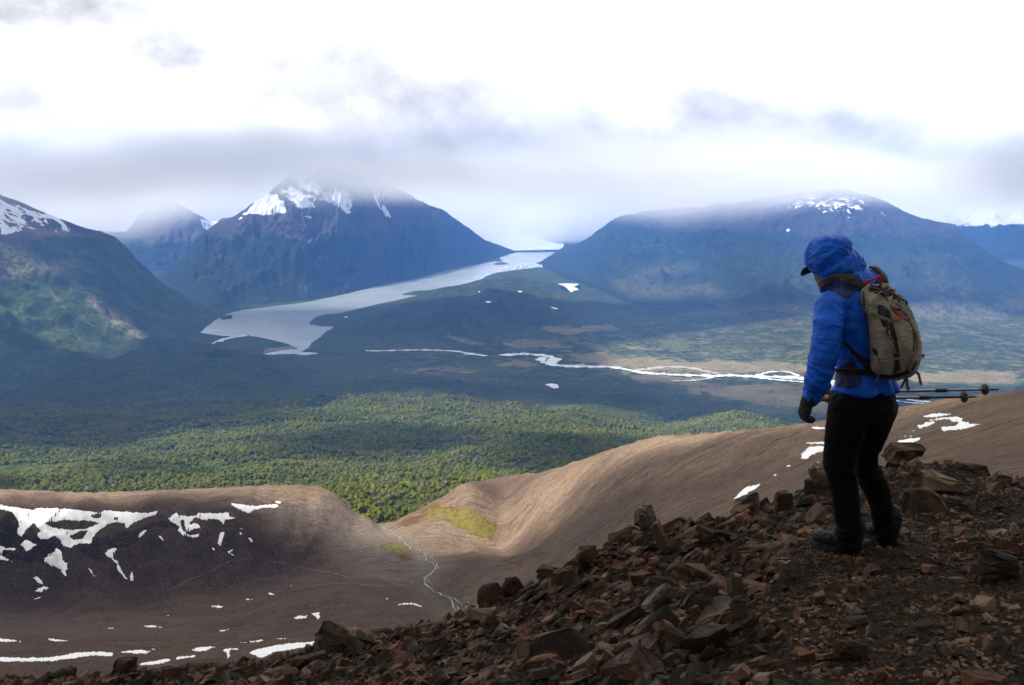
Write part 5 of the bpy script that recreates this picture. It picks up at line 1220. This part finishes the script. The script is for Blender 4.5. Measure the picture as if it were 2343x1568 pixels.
M_BLUE = cloth_mat('blue_shell_fabric', (.003, .088, .52), .55, spec=.18, crease=5.); M_NAVY = cloth_mat('navy_shell_fabric', (.012, .022, .085), .6)
M_TROU = cloth_mat('black_trouser_fabric', (.0045, .004, .0045), .85, spec=.08); M_GLOVE = cloth_mat('glove_fabric', (.012, .014, .014), .8)
M_TAN = cloth_mat('khaki_pack_fabric', (.195, .178, .135), .8, var=.18); M_BLK = cloth_mat('black_webbing', (.014, .013, .013), .7)
M_STR = cloth_mat('taupe_webbing', (.12, .10, .08), .8); M_STRAPD = cloth_mat('dark_padded_strap', (.050, .044, .036), .85); M_RED = cloth_mat('red_cord', (.50, .02, .02), .6)
M_BOOT = cloth_mat('muddy_boot_leather', (.012, .011, .010), .7, 60, .3, var=.6); M_SOLE = cloth_mat('boot_rubber', (.02, .02, .02), .7)
M_SKIN = cloth_mat('skin', (.36, .19, .13), .55, 300, .1, crease=0); M_CAP = cloth_mat('cap_cloth', (.030, .022, .030), .8); M_CORK, n = material('cork')
finish(n, n.mix(n.noise(pos(n), 120, 5), (.50, .28, .12), (.32, .16, .06)), .8, n.noise(pos(n), 200, 3), .4, .002)
def ridge3(x, y, z, oc=3):
    t = 0; a = 1; nn = 0
    for k in range(oc):
        q = 1 - np.abs(2 * vn(x + 9 * k, y + 5 * k, z - 7 * k) - 1); t = t + a * q**2; nn += a; a *= .5; x, y, z = x * 2.1, y * 2.1, z * 2.1
    return t / nn - .45

person = bpy.data.objects.new('person', None)
gp = fg_hit(1955, 1274); person.location = (0, 0, 0)
link(person, None, label='hiker in a blue hooded jacket and black trousers, head bowed, standing on the rocky ridge', category='person')
# ---- body under the clothes
b = Blob()
b.ball(H(1891, 597, .10), .078, .095, .105); b.limb([(H(1884, 624, .12), .052), (H(1883, 650, .12), .026)])
b.limb([(H(1871, 624, .14), .020), (H(1865, 637, .145), .011)]); b.limb([(H(1871, 645, .14), .014), (H(1874, 651, .135), .013)])
b.limb([(H(1905, 622, .08), .055), (H(1940, 655, .03), .060), (H(1960, 700, 0), .09), (H(1968, 760, 0), .10), (H(1978, 850, 0), .09), (H(1983, 900, 0), .09)])
b.limb([(H(1960, 690, 0), .07), (H(1900, 705, -.13), .055), (H(1889, 805, -.22), .042), (H(1850, 915, -.2), .028)])
b.limb([(H(1960, 690, 0), .07), (H(2028, 700, .19), .055), (H(2030, 820, .34), .042), (H(1935, 900, .30), .028)])
b.limb([(H(1983, 905, 0), .09), (H(1945, 935, -.07), .07), (H(1920, 1062, -.06), .045), (H(1940, 1240, -.03), .036)])
b.limb([(H(1983, 905, 0), .09), (H(2000, 935, .07), .07), (H(1976, 1055, .12), .036), (H(2014, 1150, .12), .034), (H(2026, 1225, .12), .034)])
b.solid('body', .009, 4, M_SKIN, person)
# ---- jacket with hood
b = Blob()
def sec(u, v, dy, a, d, tilt=0.0): return (H(u, v, dy), a, d, LF, FW)
b.tube([sec(1984, 892, 0, .198, .148), sec(1982, 870, 0, .188, .138), sec(1977, 845, 0, .170, .126), sec(1969, 800, 0, .178, .130), sec(1961, 750, 0, .200, .146), sec(1956, 712, 0, .205, .138), sec(1956, 684, .01, .190, .122), sec(1955, 662, .01, .145, .105), sec(1950, 645, .02, .105, .095)], 32)
b.limb([(H(1955, 690, 0), .10), (H(1899, 700, -.13), .080), (H(1894, 745, -.19), .074), (H(1889, 795, -.22), .074), (H(1875, 845, -.22), .067), (H(1861, 885, -.21), .057), (H(1850, 914, -.2), .043)])
b.limb([(H(1975, 690, .05), .09), (H(2028, 700, .19), .080), (H(2034, 760, .28), .074), (H(2032, 820, .34), .070), (H(1985, 865, .34), .058), (H(1940, 895, .31), .045)])
b.ball(H(1897, 586, .06), .112, .118, .112); b.ball(H(1882, 584, .09), .098, .098, .098); b.ball(H(1908, 566, .05), .085, .09, .07); b.ball(H(1925, 618, .04), .118, .12, .105); b.ball(H(1945, 645, .02), .125, .12, .085); b.ball(H(1988, 642, .08), .10, .09, .065)
b.ball(H(1903, 640, .05), .075, .06, .07); b.ball(H(1903, 660, .04), .08, .07, .05); b.ball(H(1925, 560, .03), .06, .06, .05)
def fold_j(c):
    x, y, z = c.T; zu = uv_of(x, y, z); u, v = zu
    arm = sstep(u, 1935, 1905) * sstep(v, 690, 730)
    hood = sstep(v, 665, 630)
    w_ = fbm(x * 6, z * 6, 2, y * 6) * .5
    f = .016 * ridge3(x * 5 + w_ * 2, y * 5, z * 9 + w_ + x * 4, 4)
    f += arm * sstep(v, 770, 850) * .011 * ridge3(x * 4 + 3, y * 4, z * 26 + x * 10 + w_ * 3, 2)
    f += arm * .007 * ridge3(x * 6 + 1, y * 6, z * 12 - x * 8 + w_ * 3, 2)
    f += hood * .020 * ridge3(x * 11 + w_ * 2 + z * 5, y * 8, z * 10 - x * 7, 3)
    f += sstep(v, 860, 890) * .012 * np.sin((x * LF.x + y * LF.y) * 60 + 3 * w_)
    return f
jk = b.solid('jacket', .0062, 7, M_BLUE, person, fold_j)
# hollow the hood: push the cloth round the face back so that the face shows
def carve(o, centre, axis, rad, depth):
    me = o.data; nv = len(me.vertices); co_ = np.empty(nv * 3, np.float32); me.vertices.foreach_get('co', co_); co_ = co_.reshape(-1, 3).astype(float)
    rel = co_ - np.array(centre[:]); ax = np.array(axis.normalized()[:]); al = rel @ ax; rr = np.linalg.norm(rel - al[:, None] * ax, axis=1)
    k = sstep(rr, rad, rad * .72) * (al > -.02); co_ -= k[:, None] * (np.clip(al + depth, 0, None))[:, None] * ax
    me.vertices.foreach_set('co', co_.astype(np.float32).ravel()); me.update()
0 and carve(jk, H(1868, 622, .15), Vector((-.80, .42, -.52)), .085, .085)
bj = bvh_of(jk)
# seam lines and panels
decal('yoke_panel', bj, [(1875, 667), (1883, 655), (1900, 650), (1935, 650), (1968, 658), (1978, 664), (1958, 668), (1937, 686), (1921, 675), (1907, 669), (1890, 666)], M_NAVY, person, .0035, label='navy shoulder yoke of the jacket')
decal('yoke_panel', bj, [(1910, 636), (1930, 622), (1948, 616), (1955, 630), (1960, 648), (1935, 640), (1918, 640)], M_NAVY, person, .0035, label='navy panel under the hood')
decal('side_panel', bj, [(1912, 852), (1925, 835), (1948, 815), (1962, 840), (1972, 862), (1968, 884), (1940, 889), (1915, 886), (1909, 870)], M_NAVY, person, .0035, label='navy lower side panel of the jacket')
strap('hood_seam', bj, [(1846, 596), (1862, 584), (1885, 575), (1910, 570), (1936, 566)], .004, .002, M_BLUE, person, .001)
strap('sleeve_seam', bj, [(1857, 828), (1880, 835), (1905, 836), (1918, 832)], .004, .003, M_NAVY, person, .0005)
cord('hood_cord', [on(bj, 1935, 566, .006)[0], H(1946, 568, -.07), H(1957, 577, -.07), H(1965, 588, -.05), H(1961, 594, -.05), on(bj, 1950, 586, .006)[0]], .0022, M_BLK, person)
# cap and brim
cb = Blob(); cb.ball(H(1880, 594, .12), .086, .088, .062); cb.solid('cap', .008, 4, M_CAP, person)
bc = H(1862, 611, .14); V, F = [], []
BD = Vector((-.86, .36, -.44)).normalized(); BS = LF.copy(); BS = (BS - BD * BS.dot(BD)).normalized(); BN = BD.cross(BS)
for zz in (-.006, .006):
    for i in range(8):
        for j in range(11):
            t = j / 10 * 2 - 1; q = i / 7; reach = .098 * (1 - .35 * t * t)
            V.append((bc + BD * (q * reach - .02) + BS * (t * .070) + BN * (zz) - BN * (-.014 * t * t + .014) * (1 if BN.z > 0 else -1))[:])
for L in range(2):
    for i in range(7):
        for j in range(10): a_ = L * 88 + i * 11 + j; F.append((a_, a_ + 1, a_ + 12, a_ + 11))
rim_ = [i * 11 for i in range(8)] + [77 + j for j in range(1, 11)] + [i * 11 + 10 for i in range(6, -1, -1)]
for a_, c_ in zip(rim_, rim_[1:]): F.append((a_, c_, c_ + 88, a_ + 88))
mesh_obj('cap_brim', V, F, M_CAP, person, smooth=True)
# ---- trousers
b = Blob()
b.tube([sec(1982, 872, 0, .158, .112), sec(1982, 905, 0, .176, .136), sec(1978, 935, 0, .180, .150), sec(1970, 965, 0, .165, .135)], 28)
b.limb([(H(1946, 935, -.07), .114), (H(1933, 985, -.07), .102), (H(1924, 1030, -.06), .088), (H(1920, 1062, -.055), .083), (H(1930, 1110, -.05), .069), (H(1938, 1170, -.04), .066), (H(1942, 1215, -.03), .066), (H(1943, 1252, -.02), .066)])
b.limb([(H(2003, 930, .08), .112), (H(1990, 985, .10), .094), (H(1977, 1030, .11), .078), (H(1978, 1058, .12), .070), (H(1998, 1105, .12), .066), (H(2014, 1150, .12), .062), (H(2022, 1195, .12), .062), (H(2026, 1232, .12), .065)])
def fold_t(c):
    x, y, z = c.T; u, v = uv_of(x, y, z); w_ = fbm(x * 5, z * 5, 2, y * 5)
    f = .014 * ridge3(x * 6 + w_, y * 6, z * 5 + x * 5, 4)
    f += sstep(v, 1040, 1080) * sstep(v, 1170, 1090) * .017 * ridge3(x * 5, y * 5, z * 20 + x * 9 + w_ * 2, 2)
    f += sstep(v, 1180, 1215) * .018 * ridge3(x * 5, y * 5, z * 22 - x * 7 + w_ * 2, 2)
    return f
tr_ = b.solid('trousers', .0065, 6, M_TROU, person, fold_t)
# ---- boots
def boot(heel, toe, par):
    d = (toe - heel); d.z = 0; Ln = d.length; d.normalize(); s_ = Vector((d.y, -d.x, 0)); z0 = min(heel.z, toe.z)
    def q(a_, h_): return heel + d * (a_ * Ln) + Vector((0, 0, (toe.z - heel.z) * a_ + h_))
    bb = Blob(); bb.tube([(q(-.06, .035), .028, .015, s_, UP), (q(.02, .075), .040, .055, s_, UP), (q(.2, .085), .043, .065, s_, UP), (q(.42, .062), .043, .046, s_, UP), (q(.65, .052), .048, .036, s_, UP), (q(.88, .045), .043, .030, s_, UP), (q(1.0, .038), .022, .018, s_, UP)], 20)
    bb.limb([(q(.1, .09), .052), (q(.08, .17), .056)])
    o = bb.solid('boot', .007, 3, M_BOOT, par)
    V, F = [], []; prof = [(-.08, .02), (-.05, .036), (.1, .042), (.35, .038), (.62, .050), (.85, .047), (.98, .030), (1.03, .012)]
    ring = [(a_, w_) for a_, w_ in prof] + [(a_, -w_) for a_, w_ in prof[::-1]]
    for hh in (.0, .026):
        for a_, w_ in ring: V.append((q(a_, hh) + s_ * w_)[:])
    k = len(ring)
    for i in range(k): F.append((i, (i + 1) % k, k + (i + 1) % k, k + i))
    F.append(tuple(range(k))[::-1]); F.append(tuple(range(k, 2 * k)))
    mesh_obj('sole', V, F, M_SOLE, o)
    for a_ in (.38, .48, .58, .68):
        cord('lace', [q(a_, .03 + .085 - .05 * a_) + s_ * .03 - s_ * 0, q(a_ + .03, .117 - .055 * a_), q(a_, .03 + .085 - .05 * a_) - s_ * .03], .003, M_BLK, o, sub=3)
    return o
h1 = H(1962, 1272, -.03); t1 = H(1858, 1240, .12); boot(h1, t1, person)
h2 = H(2042, 1246, .10); t2 = H(1975, 1222, .30); boot(h2, t2, person)
# ---- gloves with five fingers
def glove(wrist, palm_dir, across, curl, par, sc_=1.0, holds=None):
    """palm_dir along the hand, across towards the thumb, curl = side the fingers bend to"""
    bb = Blob(); L = .095 * sc_
    bb.limb([(wrist, .036 * sc_), (wrist + palm_dir * .03, .034 * sc_)])
    bb.tube([(wrist + palm_dir * (.02), .034, .026, across, curl), (wrist + palm_dir * (.05), .044, .026, across, curl), (wrist + palm_dir * L, .043, .021, across, curl)], 18)
    for i, (ln, of) in enumerate(((.072, .032), (.080, .011), (.074, -.011), (.060, -.032))):
        b0 = wrist + palm_dir * (L - .01) + across * of; ln *= sc_
        a1 = (palm_dir * .80 + curl * .60).normalized(); a2 = (palm_dir * .05 + curl * 1.0).normalized(); a3 = (-palm_dir * .75 + curl * .65).normalized()
        if holds: a1 = (palm_dir * .4 + curl * .9).normalized(); a2 = (-palm_dir * .7 + curl * .7).normalized(); a3 = (-palm_dir * .9 - curl * .4).normalized()
        p1 = b0 + a1 * ln * .48; p2 = p1 + a2 * ln * .34; p3 = p2 + a3 * ln * .26
        bb.limb([(b0, .0135), (p1, .0125), (p2, .0115), (p3, .0095)], 10)
    tb = wrist + palm_dir * .035 + across * .032; t1_ = tb + (across * .6 + palm_dir * .6 + curl * .5).normalized() * .038; t2_ = t1_ + (palm_dir * .6 + curl * .8).normalized() * .030
    bb.limb([(tb, .019), (t1_, .0145), (t2_, .0115)], 10)
    return bb.solid('glove', .0042, 3, M_GLOVE, par, lambda c: .0015 * ridge3(c[:, 0] * 40, c[:, 1] * 40, c[:, 2] * 60, 2))
wl = H(1850, 912, -.2); pd = (H(1838, 947, -.19) - wl).normalized()
cu = Vector((.86, .25, -.05)); cu = (cu - pd * cu.dot(pd)).normalized(); ac = pd.cross(cu).normalized(); ac = ac if ac.y > 0 else -ac
glove(wl, pd, ac, cu, person)
wr = H(1935, 903, .29); pd2 = Vector((-.95, -.1, .05)).normalized(); cu2 = Vector((0, -.6, -.8)); cu2 = (cu2 - pd2 * cu2.dot(pd2)).normalized()
glove(wr, pd2, pd2.cross(cu2).normalized(), cu2, person, 1.0, True)

# ================================================================== rucksack
pack = bpy.data.objects.new('rucksack', None); link(pack, None, label='khaki drawstring rucksack with black centre panel and red cords on the hiker', category='rucksack')
b = Blob()
secs_ = [(2006, 655, -.10, .090, .050), (2009, 664, -.105, .118, .068), (2018, 685, -.125, .138, .088), (2030, 712, -.145, .147, .104), (2040, 745, -.16, .152, .114), (2046, 785, -.17, .153, .122), (2048, 815, -.17, .150, .122), (2046, 840, -.165, .140, .112), (2042, 856, -.155, .118, .092), (2040, 864, -.15, .085, .062)]
b.tube([(H(u, v, dy), a, d, LF, FW) for u, v, dy, a, d in secs_], 36)
ctop = H(2010, 668, -.14)
def fold_p(c):
    x, y, z = c.T; u, v = uv_of(x, y, z); rel = c - np.array(H(2040, 760, -.16)[:]); th = np.arctan2(rel @ np.array(LF[:]), rel @ np.array(FW[:]))
    f = sstep(v, 790, 665) * -.022 * np.abs(np.cos(th * 6.5 + .4 * np.sin(z * 14))) * 1.0 + sstep(v, 790, 665) * .012
    f += .010 * ridge3(x * 6 + 4, y * 6, z * 5 + x * 4, 3) + sstep(v, 820, 850) * .006 * ridge3(x * 7, y * 7, z * 22, 2)
    return f
pk = b.solid('pack_body', .0075, 4, M_TAN, pack, fold_p)
bp = bvh_of(pk)
q5 = lambda q: [(1935.5 + x * .2315, 574.6 + y * .2315) for x, y in q]
decal('front_panel', bp, q5([(305,535),(345,530),(400,560),(430,600),(450,680),(475,760),(500,850),(515,950),(528,1050),(470,1052),(455,960),(435,880),(390,800),(345,705),(312,620)]), M_BLK, pack, .004)
decal('front_panel', bp, q5([(478,1075),(520,1070),(525,1120),(545,1165),(500,1200),(455,1210),(470,1150)]), M_BLK, pack, .004)
decal('base_panel', bp, q5([(245,1180),(330,1215),(440,1222),(560,1190),(650,1150),(690,1080),(700,1110),(650,1200),(520,1245),(400,1262),(290,1240)]), M_BLK, pack, .004)
decal('side_patch', bp, q5([(262,950),(300,970),(318,1010),(310,1040),(275,1020),(258,985)]), M_BLK, pack, .004)
strap('compression_strap', bp, q5([(185,585),(240,615),(300,640),(370,665),(455,700)]), .017, .003, M_STR, pack)
strap('compression_strap', bp, q5([(520,540),(590,630),(650,740),(690,830),(700,900),(690,980),(650,1040)]), .020, .003, M_STR, pack)
strap('compression_strap', bp, q5([(650,1040),(625,1090),(600,1140),(640,1195)]), .018, .003, M_STR, pack)
strap('seam', bp, q5([(380,430),(430,540),(500,640),(600,680),(655,760),(670,900),(655,1000)]), .004, .004, M_BLK, pack, .001)
strap('seam', bp, q5([(170,400),(180,560),(215,720),(235,900),(240,1100)]), .004, .004, M_BLK, pack, .001)
strap('seam', bp, q5([(500,520),(560,610),(640,690)]), .004, .004, M_BLK, pack, .001)
for px in ([(450,560),(470,590),(510,600),(540,640),(535,670),(500,685),(445,680)], [(455,575),(500,605),(525,640),(510,665),(450,672)], [(415,700),(410,735),(420,765)], [(600,515),(650,560),(700,605),(730,645),(738,720),(725,770),(712,808)]):
    cord('red_cord', [on(bp, u, v, .006)[0] for u, v in q5(px)], .0028, M_RED, pack)
for px in ([(225,370),(290,390),(330,400),(300,430)], [(330,400),(370,380),(420,400),(470,430),(540,480)], [(320,350),(350,390),(400,420),(370,440),(330,420)], [(480,400),(430,385),(380,395),(340,420)], [(540,480),(580,510),(640,560),(715,610)], [(230,350),(300,360),(350,375),(410,365)]):
    cord('draw_cord', [on(bp, u, v, .008)[0] for u, v in q5(px)], .0042, M_BLK, pack)
for px in ([(222,385),(285,395),(300,420)], [(430,410),(470,450),(520,500)]):
    strap('cinch_shadow', bp, q5(px), .02, .003, M_STRAPD, pack, .003)
cord('toggle', [on(bp, *q5([(465,575)])[0], .009)[0], on(bp, *q5([(525,592)])[0], .010)[0]], .006, M_BLK, pack)
cord('grab_handle', [on(bp, 1977, 657, .004)[0], H(1981, 646, -.13), H(1992, 641, -.15), H(2009, 634, -.15), H(2014, 640, -.14), on(bp, 2013, 652, .004)[0]], .0065, M_RED, pack)
for px, tw in (([(2074, 852), (2071, 866), (2066, 878), (2060, 889)], .4), ([(2075, 854), (2074, 868), (2075, 882), (2078, 893)], .1), ([(2094, 851), (2101, 856), (2104, 868), (2107, 881)], .3)):
    C_ = [H(u, v, -.17) for u, v in px]; band('hanging_strap', C_, [Vector((tw, -1, .1)).normalized()] * len(C_), .017, .0025, M_STR, pack)
C_ = [H(2104, 812, -.12), H(2114, 816, -.12)]; band('strap_tab', C_, [Vector((0, -1, 0))] * 2, .02, .004, M_STR, pack)
cord('loose_cord', [on(bp, *q5([(330,1060)])[0], .006)[0], H(2013, 838, -.26), H(2010, 855, -.25), H(2005, 871, -.24), H(2001, 876, -.24)], .003, M_STR, pack)
# shoulder straps and hip belt lie on the jacket
bjt = bvh_of(jk, tr_)
strap('shoulder_strap', bj, [(1879, 658), (1888, 646), (1902, 637), (1920, 635), (1940, 639), (1958, 646), (1976, 656)], .040, .014, M_STRAPD, pack, .004)
strap('shoulder_strap', bj, [(1992, 616), (2003, 619), (2013, 628), (2020, 642), (2024, 655)], .034, .014, M_STRAPD, pack, .004)
strap('lower_strap', bjt, [(1930, 782), (1945, 797), (1962, 815), (1978, 828), (1992, 840)], lambda t: .018 + .035 * t**2, .006, M_BLK, pack, .005)
strap('hip_belt', bjt, [(1909, 846), (1925, 847), (1945, 848), (1965, 849), (1995, 852)], lambda t: .020 + .02 * t, .008, M_BLK, pack, .006)
# maker's name printed down the edge of the black panel
def lettering(txt, bvh, u0, v0, u1, v1, hgt, mat, parent):
    cu_ = bpy.data.curves.new('t', 'FONT'); cu_.body = txt; cu_.size = 1; cu_.resolution_u = 2
    to = bpy.data.objects.new('t', cu_); C.objects.link(to); dg = bpy.context.evaluated_depsgraph_get(); dg.update()
    me = bpy.data.meshes.new_from_object(to.evaluated_get(dg)); bpy.data.objects.remove(to)
    co_ = np.array([v_.co[:] for v_ in me.vertices]); W = co_[:, 0].max(); D = np.array([u1 - u0, v1 - v0], float); Ln = np.hypot(*D); D /= Ln; Nn = np.array([D[1], -D[0]])
    out = []
    for x, y, z in co_:
        q = np.array([u0, v0]) + D * (x / W * Ln) + Nn * (y * hgt); out.append(on(bvh, q[0], q[1], .0062)[0][:])
    return mesh_obj('lettering', out, [tuple(p_.vertices) for p_ in me.polygons], mat, parent)
M_LET, n = material('printed_letters'); finish(n, (.38, .35, .31), .7)
lettering('Black Diamond', bp, 2029, 757, 2045, 808, 9.5, M_LET, pack)
dm = q5([(388,748),(398,765),(388,782),(376,765)]); di = q5([(387,757),(392,765),(387,773),(382,765)])
vv_ = [on(bp, u, v, .0064)[0][:] for u, v in dm + di]
mesh_obj('emblem', vv_, [(0, 1, 5, 4), (1, 2, 6, 5), (2, 3, 7, 6), (3, 0, 4, 7)], M_LET, pack)

# ================================================================== trekking poles held level under the arm
M_AL, n = material('grey_shaft'); finish(n, (.22, .20, .18), .35, None, Metallic=.6)
M_DK, n = material('dark_shaft'); finish(n, (.03, .03, .03), .4)
M_GT, n = material('grip_top'); finish(n, (.45, .62, .72), .4)
def pole(A, B, top, lab, joint, dark_from):
    e = bpy.data.objects.new('trekking_pole', None); link(e, None, label=lab, category='trekking pole', group='trekking poles in the hand')
    d = (B - A).normalized(); Ln = (B - A).length
    def at(t): return A + d * (Ln * t)
    g = cord('grip', [A, at(.02), at(.045), at(.07), at(.10), at(.13)], lambda t: .017 - .004 * math.sin(t * 9) , M_CORK, e, 12)
    cord('grip_top', [A - d * .012, A + d * .012], .018, top, e, 12)
    cord('upper_shaft', [at(.13), at(joint)], .0085, M_AL, e, 10); cord('lock', [at(joint - .03), at(joint + .03)], .0125, M_DK, e, 10)
    cord('lower_shaft', [at(joint + .03), at(.90)], .0072, M_DK if dark_from else M_AL, e, 10)
    cord('tip', [at(.90), at(.985), at(1.0)], lambda t: .0085 * (1 - .75 * t), M_DK, e, 10)
    A_1 = d.orthogonal().normalized(); B_1 = d.cross(A_1); V, F = [], []; k = 20; c = at(.915)
    for j in range(k):
        t = 2 * math.pi * j / k; rr = .036 * (1 if j % 2 else .86)
        V.append((c + (A_1 * math.cos(t) + B_1 * math.sin(t)) * rr)[:]); V.append((c + d * .012 + (A_1 * math.cos(t) + B_1 * math.sin(t)) * rr * .8)[:])
    V += [(c - d * .012)[:], (c + d * .02)[:]]
    for j in range(k):
        a_, a2 = 2 * j, 2 * ((j + 1) % k); F += [(a_, a2, a2 + 1, a_ + 1), (a_, 2 * k, a2), (a_ + 1, a2 + 1, 2 * k + 1)]
    mesh_obj('basket', V, F, M_DK, e)
    return e
pole(H(1880, 898, .30), H(2285, 891, .62), M_CORK, 'grey trekking pole reaching furthest out behind the hiker', .66, False)
pole(H(1872, 913, .26), H(2234, 908, .45), M_GT, 'shorter looking trekking pole with dark lower shaft and pale grip top', .66, True)
